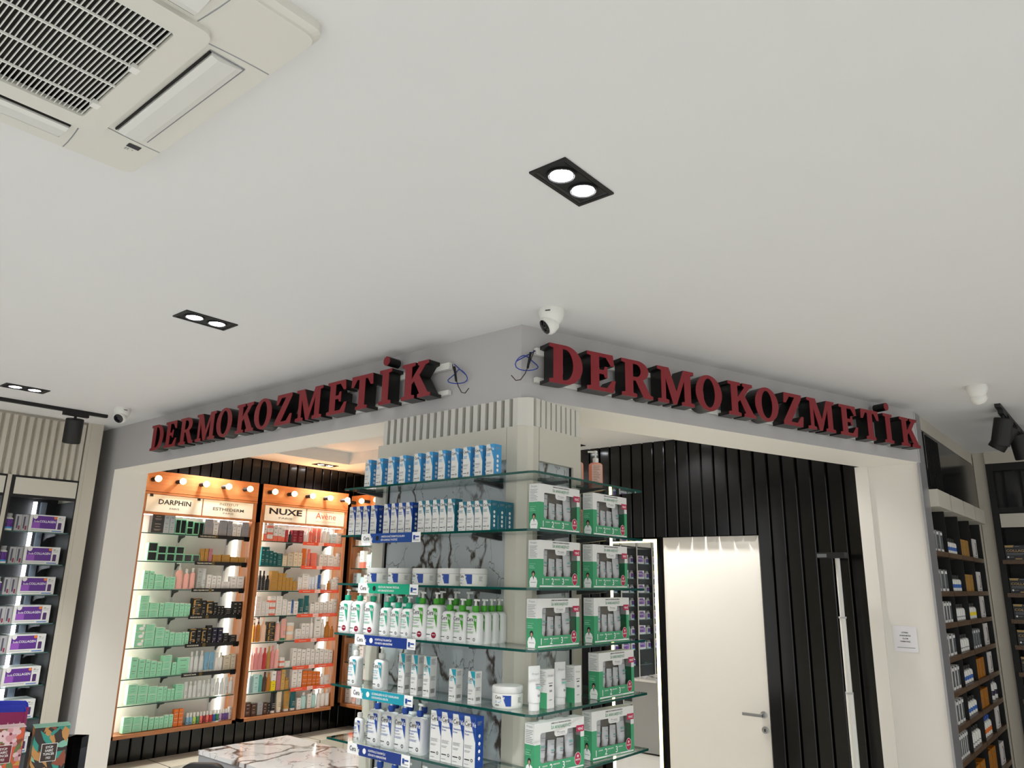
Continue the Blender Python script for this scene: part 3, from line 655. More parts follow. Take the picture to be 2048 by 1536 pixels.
for k, x in enumerate((-2.85, -2.75, -2.66)): dup(lb_, (x, 2.59, SZ[5]), 0, f'blue capped lotion bottle in the rear row, {ORD[k]} from left, sixth shelf', 'blue capped lotion bottles on the sixth shelf')
for k, x in enumerate((-2.86, -2.76, -2.67, -2.57, -2.47)): dup(lb_, (x, 2.52, SZ[6] ), 0, f'blue capped lotion bottle cut by the picture bottom, {ORD[k]} from left, lowest shelf', 'blue capped lotion bottles on the lowest shelf')
place_row(lambda lb: care_bottle(lb, .058, .034, .104, M_blue, M_plastic, cap='flip', scale_cap=.82, name='travel_lotion_bottle'), [-3.000, -2.985], 2.50, SZ[5], ['small white travel lotion bottle at left end of the sixth shelf', 'small white travel lotion bottle right behind another, sixth shelf'], 'travel bottles on the sixth shelf')
[o for o in COL.objects if o.get('label', '').startswith('small white travel lotion bottle right behind')][0].location.y = 2.56
place_row(lambda lb: care_box('cream_carton', .064, .05, .194, M_blue, lb, names=('Nemlendirici', 'Krem')), [-2.478, -2.412, -2.346, -2.279], 2.512, SZ[5], ords(4, 'tall white cream carton with blue wedge', ' on the sixth shelf'), 'tall cream cartons on the sixth shelf')
M_strip_end = M_wprint
def talker(z, mc, l1, l2, icon, label, col=M_wprint):
    t = thing('shelf_talker', label, 'shelf label', (-2.805, 2.452, z - .044), 0, 'printed strips on the column shelf edges')
    w, h = .425, .046
    MB().box(-w / 2, w / 2, -.001, .001, 0, h, M_wprint).build('strip', t)
    m = MB(); fr = flat((-w / 2, -.0016, 0))
    m.poly(fr, [(.085, 0), (w - .055, 0), (w - .055, h), (.066, h)], mc); f2 = flat((-w / 2, -.0021, 0))
    logo(m, f2, .018, .014, .026, M_print, M_wprint)
    m.ring(f2, .122, .023, .008, .012, M_wprint if not icon else M_print, 16); m.disc(f2, .122, .023, .0085, .0085, M_print if icon else M_wprint, 14)
    m.text(f2, l1, .150, .0255, .0125, col, sx=.8, bold=.01); m.text(f2, l2, .150, .0095, .0125, col, sx=.8, bold=.01)
    m.rect(f2, w - .047, w - .034, .012, .032, M_blue); m.rect(f2, w - .032, w - .008, .022, .028, M_blue); m.rect(f2, w - .047, w - .008, .008, .0105, M_gprint)
    m.build('print', t); return t
M_b2 = mat('strip_blue', '174791', .4)
talker(SZ[1], M_b2, 'AMERİKA\'DAKİ DERMATOLOGLARIN', 'BİR NUMARALI TAVSİYESİ', 1, 'blue printed shelf strip under the dark blue cartons of second shelf')
talker(SZ[2], M_tealg, 'CİLDİ KURUTMADAN TEMİZLER,', 'NEM DENGESİNİ KORUR', 1, 'green printed shelf strip hanging under the cream jars of third shelf')
talker(SZ[3], mat('strip_deep_blue', '0e3280', .4), 'KONTROLLÜ SALINIM İLE', 'GÜN BOYU NEMLENDİRME', 0, 'deep blue printed shelf strip under the pump bottles of fourth shelf')
talker(SZ[4], M_turq, 'GÖZENEKLERİN VE CİLT KUSURLARININ', 'GÖRÜNÜMÜNÜ AZALTIR.', 0, 'turquoise printed shelf strip on the edge of the fifth shelf')
talker(SZ[5], mat('strip_deep_blue', '0e3280', .4), 'KONTROLLÜ SALINIM İLE', 'GÜN BOYU NEMLENDİRME', 0, 'deep blue printed shelf strip under the lotion bottles of sixth shelf')

# ------------------------------------------------------------------ acne kits on the right face
M_tube = mat('tube_white', 'dededc', .35)
def tube_mesh(w, h, d, capz=.02, mt=M_tube, mcap=None):
    m = MB(); secs = []
    for z, k, dk in ((capz, .86, 1), (capz + .004, .9, 1), (h * .45, .96, .72), (h * .8, 1, .34), (h * .96, 1.0, .08), (h, 1.0, .06)):
        secs.append([(a, b * dk, z) for a, b in [(w / 2 * k * math.cos(q), d / 2 * math.sin(q)) for q in [i * math.pi / 8 for i in range(16)]]])
    m.loft(secs, mt); m.lathe([(w * .40, 0), (w * .41, .002), (w * .41, capz)], mcap or mt, 16, sy=d / w * 1.05); return m
def person_print(m, fr, u, v, s):
    m.poly(fr, [(u - .30 * s, v), (u + .28 * s, v), (u + .34 * s, v + .38 * s), (u + .26 * s, v + .60 * s), (u + .08 * s, v + .70 * s), (u - .10 * s, v + .70 * s), (u - .26 * s, v + .60 * s), (u - .34 * s, v + .35 * s)], M_wprint)
    m.poly(lambda a, b: fr(a, b) + m._n * .0002, [(u - .05 * s, v + .70 * s), (u + .05 * s, v + .70 * s), (u + .02 * s, v + .46 * s)], M_print)
    m.disc(lambda a, b: fr(a, b) + m._n * .0002, u, v + .90 * s, .15 * s, .18 * s, M_print, 12)
    m.disc(lambda a, b: fr(a, b) + m._n * .0004, u, v + .83 * s, .085 * s, .12 * s, mat('print_skin', 'c69a80', .5), 10)
    m.rect(lambda a, b: fr(a, b) + m._n * .0003, u - .22 * s, u + .24 * s, v + .30 * s, v + .33 * s, M_gprint)
def kit(label):
    w, h, d, g = .300, .195, .056, .60
    t = thing('acne_kit', label, 'gift box')
    H = h * g; wx0, wx1, wz0, wz1 = .033, .278, .046, .158
    m = MB(); O = (-w / 2, -d / 2, 0); U, V, N = (1, 0, 0), (0, 0, 1), (0, 1, 0)
    tongue = [(.116, wz1), (.118, .143), (.126, .136), (.186, .136), (.194, .143), (.196, wz1)]
    up = [(0, H), (wx0 + .0, H), (wx0, wz1 - .006), (wx0 + .006, wz1)] + tongue + [(wx1 - .006, wz1), (wx1, wz1 - .006), (wx1, H), (w, H), (w, h), (0, h)]
    lo = [(0, 0), (w, 0), (w, H), (wx1, H), (wx1, wz0 + .01), (wx1 - .01, wz0), (wx0 + .01, wz0), (wx0, wz0 + .01), (wx0, H), (0, H)]
    m.prism([up], O, U, V, N, .002, M_carton); m.prism([lo], O, U, V, N, .002, M_kgreen)
    for x in (-w / 2, w / 2 - .002): m.box(x, x + .002, -d / 2 + .002, d / 2, 0, H, M_kgreen).box(x, x + .002, -d / 2 + .002, d / 2, H, h, M_carton)
    m.box(-w / 2, w / 2, d / 2 - .002, d / 2, 0, h, M_carton).box(-w / 2, w / 2, -d / 2 + .002, d / 2, 0, .002, M_carton).box(-w / 2, w / 2, -d / 2 + .002, d / 2, h - .002, h, M_carton)
    m.build('carton', t)
    MB().box(-w / 2 + .004, w / 2 - .004, d / 2 - .012, d / 2 - .004, .002, h - .004, mat('kit_insert', '8b8378', .6)).box(-w / 2 + .004, w / 2 - .004, -d / 2 + .006, d / 2 - .012, .002, .042, mat('kit_insert', '8b8378', .6)).build('insert_tray', t)
    MB().box(-w / 2 + wx0 - .004, -w / 2 + wx1 + .004, -d / 2 + .0025, -d / 2 + .003, wz0 - .004, wz1 + .004, M_film).build('window_film', t)
    for x, tw, th in ((.060, .048, .114), (.118, .042, .078), (.172, .042, .080), (.236, .054, .118)):
        tb = tube_mesh(tw, th, .026).build('product_tube', t, (-w / 2 + x, -.002, .042), smooth=True, rot=(0, R(4 if x < .2 else -3), 0))
        mm = MB(); fr = flat((0, -.0135, 0)); mm.rect(fr, -tw * .25, tw * .3, th * .80, th * .82, M_gprint); mm.rect(flat((0, -.012, 0)), -tw * .2, tw * .3, th * .50, th * .56, mat('print_pale_teal', '7fb8b0', .5)); mm.rect(fr, -tw * .25, tw * .2, th * .40, th * .43, M_gprint)
        mm.build('tube_print', tb)
    m = MB(); m._n = Vector((0, -1, 0)); fr = flat((-w / 2, -d / 2 - .0005, 0)); f2 = flat((-w / 2, -d / 2 - .0009, 0))
    m.text(fr, 'DERMATOLOG TARAFINDAN GELİŞTİRİLEN', .156, .1850, .0070, M_print, 'c', .02, width=.120)
    m.text(fr, 'İLK AKNE KARŞITI KİT', .156, .1665, .0160, mat('print_dark_green', '2f8a5c', .4), 'c', .012, width=.122)
    m.text(fr, 'Propia', .156, .147, .011, M_gprint, 'c', 0, width=.045)
    m.rect(fr, .130, .182, .1425, .1433, M_gprint)
    m.rect(fr, .250, .2990, .138, .163, M_crim); m.text(f2, 'YENİ', .2745, .1445, .0135, M_wprint, 'c', .015, width=.034)
    m.disc(fr, .258, .036, .0200, .0255, M_wprint, 20); m.disc(f2, .258, .036, .0185, .024, M_crim, 20); m.text(flat((-w / 2, -d / 2 - .0013, 0)), 'HEDİYE', .258, .030, .008, M_wprint, 'c', .02, width=.028); m.ring(flat((-w / 2, -d / 2 - .0013, 0)), .258, .046, .002, .005, M_wprint, 10)
    for x, n_, s_ in ((.026, '1', 'ARINDIR'), (.088, '2', 'NEMLENDİR'), (.164, '3', 'YENİLEN')):
        m.text(fr, n_, x, .014, .036, M_wprint, 'l', .012); m.text(fr, s_, x + .019, .032, .0075, M_wprint, 'l', .01); m.rect(fr, x + .019, x + .036, .023, .025, M_gprint)
    m.rect(fr, .006, w - .006, .0035, .0095, M_wprint); m.rect(f2, .1, .2, .0055, .007, M_gprint)
    m.build('front_print', t); m = MB()
    fs = flat((-w / 2 - .0005, d / 2, 0), (0, -1, 0)); m._n = Vector((-1, 0, 0))
    m.text(fs, 'Propia', d * .5, .180, .010, M_gprint, 'c', 0, width=d * .55)
    fine(m, fs, .006, .168, d * .75, 8, M_gprint, .004, .0042)
    m.add([fs(.006 + .0055 * k, .094 + (.004 if k % 2 else 0)) for k in range(7)] + [fs(.006 + .0055 * k, .0952 + (.004 if k % 2 else 0)) for k in range(7)], [(k, k + 1, k + 8, k + 7) for k in range(6)], mat('print_mint', '9fd8bc', .4)); m.rect(fs, .006, .030, .086, .0885, mat('print_mint', '9fd8bc', .4)); m.rect(fs, .006, .036, .079, .081, mat('print_mint', '9fd8bc', .4))
    person_print(m, fs, d * .5, 0.002, .062)
    m.build('side_print', t); return t
RZ = R(90)
kits = [(-1.988, 2.683, 1, 'left kit on second glass shelf'), (-1.988, 3.090, 1, 'right kit on second glass shelf'), (-1.988, 2.683, 2, 'left kit on third glass shelf'), (-1.988, 3.085, 2, 'right kit on third glass shelf'),
        (-1.988, 2.675, 3, 'left kit on fourth glass shelf'), (-1.988, 3.090, 3, 'right kit on fourth glass shelf'), (-1.988, 3.125, 4, 'single kit on fifth glass shelf'), (-1.99, 2.69, 5, 'left kit on sixth glass shelf'), (-1.988, 3.09, 5, 'right kit on sixth glass shelf')]
kp = None
for i, (x, y, s, lb) in enumerate(kits):
    lb = 'green and white windowed acne kit box, ' + lb
    rot = RZ - (R(6) if (s == 5) else 0)
    if kp is None: kp = kit(lb); kp['group'] = 'acne kits on the column'; kp.location = (x, y, SZ[s]); kp.rotation_euler = (0, 0, rot)
    else: dup(kp, (x, y, SZ[s]), rot, lb, 'acne kits on the column')
def big_tube(label):
    t = thing('cream_tube', label, 'tube'); tube_mesh(.062, .168, .042, .03).build('tube_body', t, smooth=True)
    m = MB(); fr = flat((0, -.0165, 0)); fu = flat((0, -.010, 0))
    MB().text(fu, 'Propia', 0, .135, .011, M_gprint, 'c', 0, width=.036).build('brand_print', t); fr2 = flat((0, -.0185, 0))
    m.rect(fr, -.004, .022, .096, .101, M_gprint); m.rect(fr, -.002, .022, .082, .090, mat('print_pale_teal', '7fb8b0', .5)); m.rect(fr2, .004, .018, .052, .060, M_gprint); m.build('label_print', t); return t
def kit_box(label):
    t = thing('cream_carton', label, 'carton'); w, d, h = .050, .045, .150
    MB().box(-w / 2, w / 2, -d / 2, d / 2, .0, .06, [M_kgreen, M_kgreen, M_carton, M_kgreen, M_kgreen, M_kgreen]).box(-w / 2, w / 2, -d / 2, d / 2, .06, h, M_carton).build('carton', t)
    m = MB(); fr = flat((0, -d / 2 - .0005, 0)); m.text(fr, 'Propia', 0, .122, .010, M_gprint, 'c', 0, width=.03); m.rect(fr, -.014, .014, .094, .098, M_gprint); m.rect(fr, -.01, .01, .084, .088, M_print)
    m.rect(fr, -.008, .01, .062, .07, M_gprint); m.rect(fr, -.01, .01, .03, .033, M_gprint); fs = flat((-w / 2 - .0005, d / 2, 0), (0, -1, 0)); fine(m, fs, .004, .138, .034, 9, M_gprint, .004, .0045); m.build('label_print', t); return t
a = big_tube('white squeeze tube nearest the column corner on fifth shelf'); a.location = (-2.0, 2.560, SZ[4]); a.rotation_euler = (0, 0, RZ - R(12))
dup(a, (-2.02, 2.765, SZ[4]), RZ - R(12), 'white squeeze tube between two slim cartons on fifth shelf'); b = kit_box('slim white and green carton right of the first squeeze tube'); b.location = (-2.005, 2.648, SZ[4]); b.rotation_euler = (0, 0, RZ)
dup(b, (-2.01, 2.852, SZ[4]), RZ, 'slim white and green carton left of the single acne kit')
# pink gel bottles on the rear of the top shelves
M_pinkgel = mat('pink_gel', 'f09a80', .15); 
def gel(label):
    t = thing('gel_pump_bottle', label, 'bottle'); m = MB(); rbottle(m, .072, .05, .150, .02, M_pinkgel, .99); m.build('bottle_body', t, smooth=True)
    m = MB(); m.box(-.022, .028, -.0262, -.0256, .012, .138, mat('label_pale_pink', 'd9b7a6', .4)); fr = flat((0, -.0266, 0))
    lbl = m.build('label', t); m = MB(); fine(m, fr, -.016, .128, .036, 12, mat('print_brown', '8f6a5c', .5), .005, .006); m.build('label_print', lbl)
    h = .150; MB().lathe([(.014, h - .002), (.015, h + .004), (.015, h + .022), (.010, h + .026), (.006, h + .027)], M_plastic, 18).build('collar', t, smooth=True)
    pm = MB().lathe([(.005, h + .025), (.005, h + .048), (.010, h + .052), (.011, h + .060), (.008, h + .063)], M_plastic, 14); pm.loft([[(x, a_, zz) for a_, zz in ((-s, h + .053), (s, h + .053), (s, h + .061), (-s, h + .061))] for x, s in ((0, .007), (-.03, .005), (-.040, .004))], M_plastic)
    pm.build('pump_head', t, smooth=True); return t
a = gel('clear pink gel pump bottle standing behind the column on topmost shelf'); a.location = (-2.15, 3.255, SZ[0]); a.rotation_euler = (0, 0, R(40))
dup(a, (-2.213, 3.172, SZ[0]), R(40), 'pink gel pump bottle half hidden by the column on topmost shelf')
dup(a, (-2.24, 3.22, SZ[1]), R(40), 'pink gel pump bottle behind acne kits on second shelf')
tag(MB().box(-.04, .04, -.03, .03, 0, .16, mat('lime_carton', '9fc63a', .4)).build('lime_carton', None, (-2.02, 3.03, SZ[6])), 'lime green carton under the kits on the lowest visible shelf', 'carton')

# ================================================================== lit wooden wall cabinets
CABX = -6.95
PAL = {'mint': ('94dcb6', 'pale mint'), 'mintdark': ('2b302e', 'mint-edged dark'), 'dark': ('3a3a3a', 'dark grey'), 'bluegrey': ('a9b6bd', 'blue-grey'), 'silver': ('9c9ca0', 'silver grey'), 'white': ('e9e5e1', 'white'), 'grey': ('b3b3b0', 'light grey'),
 'gold': ('b98a3e', 'gold'), 'goldpale': ('c9a25a', 'pale gold'), 'rose': ('c07a86', 'rose'), 'pink': ('f0b3a8', 'pale pink'), 'clear': ('d9dcdb', 'frosted clear'), 'black': ('17161a', 'black'), 'blackgold': ('1d1914', 'black and gold'), 'navy': ('1d1a38', 'navy'),
 'mintpic': ('94dcb6', 'mint picture'), 'skyblue': ('7fb1cf', 'sky blue'), 'beige': ('cfc2ac', 'beige'), 'orange': ('e0701c', 'orange'), 'lime': ('b9d46a', 'lime'), 'green': ('3f8f62', 'green'), 'coral': ('ef7a66', 'coral'), 'wine': ('8e1a32', 'wine red'), 'red': ('c02a34', 'red'),
 'blue': ('2b5fae', 'blue'), 'lilac': ('c3a6cc', 'lilac'), 'purple': ('6b4a96', 'purple'), 'pinkfade': ('eec3ba', 'pink and white'), 'paleblue': ('cfdfe6', 'pale blue'), 'teal': ('0f5f63', 'dark teal'), 'cream': ('e6d6ba', 'cream'), 'whiteblue': ('dfe6f4', 'white and blue'), 'amber': ('b8741c', 'amber'),
 'peach': ('f2cbb0', 'peach'), 'pinkdeep': ('de8f92', 'deep pink'), 'greyblue': ('8fa6ae', 'grey-blue'), 'aqua': ('b5dedb', 'pale aqua'), 'tealmid': ('5aa79c', 'mid teal'), 'brown': ('4a2c20', 'dark brown'), 'yellow': ('f0d81c', 'yellow')}
def pm(c, rough=.4): return mat('pack_' + c, PAL[c][0], rough)
DARKC = ('dark', 'black', 'blackgold', 'navy', 'teal', 'wine', 'brown', 'mintdark', 'red', 'blue', 'purple', 'green')
_unit = {}
def unit(kind, c, v=0):
    key = (kind, c, v)
    if key in _unit: return _unit[key]
    m = MB(); a = pm(c); ink = mat('print_pale_ink', 'c9bfae', .5) if c in DARKC else mat('print_soft_ink', '7c8580', .5)
    fr = flat((-.5, -.502, 0))
    if kind in ('b', 'm'):
        if kind == 'm':
            e = pm('mint'); m.box(-.5, .5, -.5, .5, 0, 1, [e, e, e, e, e, e]); m.box(-.43, .43, -.503, -.49, .07, .93, mat('pack_smoke', '26292a', .12))
        elif c == 'pinkfade':
            m.box(-.5, .5, -.5, .5, 0, .35, pm('coral')); m.box(-.5, .5, -.5, .5, .35, 1, pm('white'))
        elif c == 'orange':
            m.box(-.5, .5, -.5, .5, 0, 1, pm('orange')); [m.rect(fr, .08, .92, z, z + .012, M_wprint) for z in (.22, .45, .72)]
        elif c == 'yellow':
            m.box(-.5, .5, -.5, .5, 0, .5, a); m.box(-.5, .5, -.5, .5, .5, 1, pm('white'))
        else:
            top = mat('carton_edge_cream', 'e8efdf', .5) if c in ('mint', 'mintpic') else a
            m.box(-.5, .5, -.5, .5, 0, 1, [a, top, a, a, a, a])
            if c in ('mint', 'mintpic'): m.rect(fr, 0, 1, .965, 1, top); m.rect(fr, .955, 1, 0, 1, top)
            if c == 'blackgold': m.rect(fr, 0, 1, .96, 1, pm('gold')); m.rect(fr, .1, .3, .2, .8, pm('gold')); m.rect(fr, .6, .9, .15, .3, pm('gold'))
        if c == 'mintpic':
            m.disc(fr, .62, .42, .28, .22, M_wprint, 14); m.disc(fr, .85, .78, .14, .2, M_wprint, 12); m.rect(fr, .05, .9, .03, .06, pm('gold'))
        elif kind == 'b':
            m.rect(fr, .25, .75, .80, .84, ink); m.rect(fr, .3, .7, .55 - .05 * v, .58 - .05 * v, ink); m.rect(fr, .22, .78, .30, .325, ink); m.rect(fr, .28, .7, .2, .22, ink)
            if c in ('black', 'navy', 'blackgold'): m.disc(fr, .2, .1, .07, .04, M_wprint, 8)
    elif kind in ('v', 'p'):
        cap = {'pink': M_plastic, 'black': M_blackm, 'white': M_plastic, 'clear': M_plastic}.get(c, pm('brown') if c == 'amber' and kind == 'p' else M_plastic if c in ('aqua', 'greyblue', 'tealmid', 'coral') else pm(c))
        hb = .72 if kind == 'p' else .80
        m.lathe([(.46, 0), (.5, .02), (.5, hb * .78), (.42, hb * .92), (.2, hb)], a, 12)
        if kind == 'v': m.lathe([(.24, hb), (.25, hb + .01), (.25, .98), (.2, 1)], cap, 10)
        else:
            m.lathe([(.2, hb), (.22, hb + .01), (.22, hb + .09), (.09, hb + .1), (.09, .93), (.16, .94), (.16, .99), (.1, 1)], cap, 10); m.box(-.5, 0, -.09, .09, .945, .985, cap)
        for i in range(4): m.rect(wrap(.503, .0), -.22, .22, hb * (.62 - .13 * i), hb * (.62 - .13 * i) + .014, ink)
    elif kind == 'q':    # white bottle, dark screw cap, coloured band
        m.lathe([(.46, 0), (.5, .03), (.5, .60), (.44, .70), (.26, .76)], M_plastic, 14); m.lathe([(.30, .77), (.32, .78), (.32, .97), (.28, 1)], M_blackm if c != 'orange' else M_blue, 12)
        for i in range(8): m.rect(wrap(.506, 0), -.6 + i * .15, -.45 + i * .15, .2, .42 if c != 'white' else .26, a if c != 'white' else M_gprint)
    elif kind == 'e':    # slim carton: white spine, dark photographic front
        m.box(-.5, .5, -.5, .5, 0, 1, [a, a, mat('pack_slate_front', '5b6468', .35), a, a, a]); m.rect(fr, .1, .9, .8, .93, M_wprint); m.rect(fr, .2, .8, .3, .34, ink); m.rect(fr, 0, 1, 0, .12, M_wprint)
    elif kind == 'd':    # white device box with a dark plum picture
        m.box(-.5, .5, -.5, .5, 0, 1, a); m.disc(fr, .62, .48, .26, .34, mat('print_plum', '3c2c40', .35), 14); m.disc(flat((-.5, -.504, 0)), .52, .50, .16, .27, a, 12); m.rect(fr, .2, .8, .06, .1, ink)
    elif kind == 't':
        m = tube_mesh(1, 1, 1, .12, a, M_plastic if c not in ('orange', 'coral', 'black', 'pink') else (M_plastic if c == 'black' else pm('green') if c == 'pink' else a))
        for i in range(3): m.rect(flat((0, -.5 + .01 * i, 0)), -.25, .25, .42 - .08 * i, .44 - .08 * i, ink)
    elif kind == 'j':
        m.lathe([(.46, 0), (.5, .05), (.5, .62), (.48, .64)], a, 16); m.lathe([(.5, .65), (.5, .96), (.46, 1)], M_plastic if c != 'coral' else pm('coral'), 16)
    elif kind == 'c':
        m.box(-.5, .5, -.5, .5, 0, .62, a); m.lathe([(.46, .62), (.46, .97), (.4, 1)], M_plastic, 12); m.rect(fr, .2, .5, .12, .2, M_print)
    o = m.build({'b': 'carton', 'm': 'carton', 'v': 'bottle', 'p': 'pump_bottle', 't': 'cream_tube', 'j': 'cream_jar', 'c': 'nail_care_bottle', 'q': 'supplement_bottle', 'e': 'slim_carton', 'd': 'device_carton'}[kind], smooth=kind in 'vptjq')
    COL.objects.unlink(o); _unit[key] = o; return o
KN = {'b': ('carton', 'carton'), 'm': ('carton', 'carton'), 'v': ('bottle', 'bottle'), 'p': ('pump bottle', 'bottle'), 't': ('tube', 'tube'), 'j': ('jar', 'jar'), 'c': ('little capped bottle', 'bottle'), 'q': ('dark-capped bottle', 'bottle'), 'e': ('slim dark-fronted carton', 'carton'), 'd': ('device carton', 'carton')}
def stock(table, cabname, xf, rz, inset=.03, depth=.055, axis='Y', fixed=None):
    for si, (z, row) in enumerate(table):
        for i, it in enumerate(row.split(';')):
            p = it.split(); k, c, yc, w, h = p[0], p[1], float(p[2]), float(p[3]), float(p[4]); n = int(p[5]) if len(p) > 5 else 1
            dd = min(depth, max(w, .03)) if k in 'bmc' else min(depth * .9, w * (.75 if k != 'j' else 1))
            for q in range(n):
                u = unit(k, c, (i + q) % 2); o = u.copy(); COL.objects.link(o)
                dpt = dd / 2 + .004
                o.location = (xf - dpt, yc, z + .004 + q * h / n) if axis == 'Y' else (yc, xf + dpt, z + .004 + q * h / n)
                o.rotation_euler = (0, 0, rz); o.scale = (w, dd, h / n - (.001 if n > 1 else 0))
                st = '' if n == 1 else (f', {["lower", "upper"][q]} of pair' if n == 2 else f', {["bottom", "middle", "top"][q]} of three')
                tag(o, f'{PAL[c][1]} {KN[k][0]}{st}, {ORD[i]} from left, {SH[si]} shelf, {cabname}', KN[k][1], f'{SH[si]} shelf stock of the {cabname}')
def wood_cabinet(y0, y1, label, plates, strips, shelves, bulbs, strip_mat, lit=True):
    t = thing('wall_cabinet', label, 'cabinet', (0, 0, 0)); z0, z1 = .535, 2.818; xb = -7.125; fw = .035; zs = 2.455
    MB().box(xb, CABX, y0, y0 + .022, z0, z1, M_wood).build('side_panel', t); MB().box(xb, CABX, y1 - .022, y1, z0, z1, M_wood).build('side_panel', t)
    MB().box(CABX - .004, CABX + .012, y0, y0 + fw, z0, 2.62, M_wood).build('face_stile', t); MB().box(CABX - .004, CABX + .012, y1 - fw, y1, z0, 2.62, M_wood).build('face_stile', t)
    MB().box(xb, CABX + .012, y0, y1, z0, z0 + .03, M_woodh).build('bottom_board', t)
    MB().box(xb, xb + .012, y0 + .022, y1 - .022, z0 + .03, 2.62, mat('cabinet_back', 'e9e7e0', .4)).build('back_panel', t)
    fas = MB().box(xb, CABX + .014, y0, y1, 2.63, z1, M_woodh).build('bulb_fascia', t)
    MB().box(xb, CABX + .004, y0, y1, zs - .03, 2.628, M_woodh).build('sign_board', t)
    for a, b in ((zs - .03, zs - .012), (2.608, 2.626)): MB().box(CABX + .003, CABX + .016, y0, y1, a, b, M_woodh).build('sign_rail', t)
    # lit bulbs on black sockets
    for yb in bulbs:
        s = MB().lathe([(.019, 0), (.019, .080), (.016, .085)], M_blackm, 14, axis='X').build('bulb_socket', t, (CABX + .014, yb, 2.735), smooth=True)
        MB().lathe([(.012, .082), (.024, .094), (.029, .110), (.024, .128), (.010, .137), (0, .138)], M_bulb, 16, axis='X').build('bulb', s, smooth=True)
    n = len(plates); pw = (y1 - y0 - 2 * fw) / n
    for i, (lines, mt, clips) in enumerate(plates):
        ya = y0 + fw + i * pw + .006; yb = ya + pw - .012
        p = MB().box(CABX + .004, CABX + .012, ya, yb, zs - .008, 2.604, M_diff).build('brand_plate', t)
        fr = flat((CABX + .0125, (ya + yb) / 2, zs), (0, 1, 0))
        for s, v, sz, wd, bold in lines: MB().text(fr, s, 0, v, sz, mt, 'c', bold, width=wd).build('lettering', p)
        if clips:
            [MB().box(CABX + .004, CABX + .0145, (ya + yb) / 2 + q_ - .015, (ya + yb) / 2 + q_ + .015, zs + .128, zs + .152, M_blackm).build('plate_clip', p) for q_ in (-pw / 2 + .045, pw / 2 - .045)]
    yl = y0 + fw; yr = y1 - fw
    for si, z in enumerate(shelves[:-1]):
        MB().add([(xb + .012, yl - .01, z - .008), (xb + .012, yr + .01, z - .008), (CABX - .012, yr + .01, z - .008), (CABX - .012, yl - .01, z - .008), (xb + .012, yl - .01, z), (xb + .012, yr + .01, z), (CABX - .012, yr + .01, z), (CABX - .012, yl - .01, z)],
                 [(0, 1, 2, 3), (4, 7, 6, 5), (3, 2, 6, 7), (0, 3, 7, 4), (1, 5, 6, 2)], [M_glass, M_glass, M_gedge, M_gedge, M_gedge]).build('glass_shelf', t)
        for yb in (yl + (yr - yl) * .40, yl + (yr - yl) * .86):
            MB().loft([[(x, yb + a, zz) for a, zz in ((-.006, z - .009 - b0), (.006, z - .009 - b0), (.006, z - .009), (-.006, z - .009))] for x, b0 in ((xb + .012, .07), (xb + .05, .03), (CABX - .05, .012))], M_dmetal).build('bracket', t)
        if si < len(strips) and strips[si]:
            ys = yl + (yr - yl) * .50
            m = MB(); xs_ = CABX - .008
            st = MB().box(xs_, xs_ + .003, ys, yr, z - .022, z + .012, strip_mat).build('price_strip', t)
            fr = flat((xs_ + .0035, ys, z - .022), (0, 1, 0))
            if strip_mat is M_blackm:
                m.text(fr, strips[si], .02, .011, .016, mat('print_cream_bright', 'e9e3cf', .5), 'l', .02, sx=.8); m.rect(fr, .17, .20, 0, .034, mat('strip_gold', '5d4a1e', .4)); MB().box(xs_ + .0005, xs_ + .005, yr - .06, yr - .004, z - .034, z + .010, M_black).build('strip_tag', st)
            else:
                MB().box(xs_ + .0005, xs_ + .0036, ys + .20, ys + .27, z - .0225, z + .0125, mat('strip_pale', 'f3c9c0', .5)).build('brand_tag', st); m.text(flat((xs_ + .0042, ys, z - .022), (0, 1, 0)), 'Avène', .235, .010, .016, mat('print_rose', 'e2857c', .5), 'c')
                [MB().rect(fr, a_, b_, .014, .019, mat('strip_pale', 'f3c9c0', .5)).build('strip_print', st) for a_, b_ in ((.05, .14), (.32, .42))]
            m.build('strip_print', st)
    # upright standards and light strip
    for yb in (yl + (yr - yl) * .40, yl + (yr - yl) * .86): MB().box(xb + .012, xb + .018, yb - .012, yb + .012, z0 + .03, zs - .03, mat('standard_white', 'd5d5d2', .4)).build('shelf_standard', t)
    yb = yl + (yr - yl) * .935
    MB().box(xb + .03, xb + .045, yb, yb + .016, z0 + .04, zs - .04, M_led).build('light_strip', t)
    yb = yl + .012
    MB().box(CABX - .05, CABX - .035, yl - .012, yl - .004, z0 + .04, zs - .04, M_led_added).build('light_strip', t)  # hidden glowing strip added behind the left stile to brighten the stock
    MB().box(CABX - .06, CABX - .035, y0 + .04, y1 - .04, zs - .034, zs - .0305, mat('led_added_soft', 'fdf9f0', .5, emit=11)).build('light_strip', t)  # glowing strip added under the sign board as fill for the shelves
    return t
M_orange = mat('strip_orange', 'ee5a3a', .4)
SA = [2.26, 2.009, 1.761, 1.517, 1.265, 1.01, .793, .565]; SB = [2.245, 1.996, 1.749, 1.503, 1.252, .988, .778, .565]
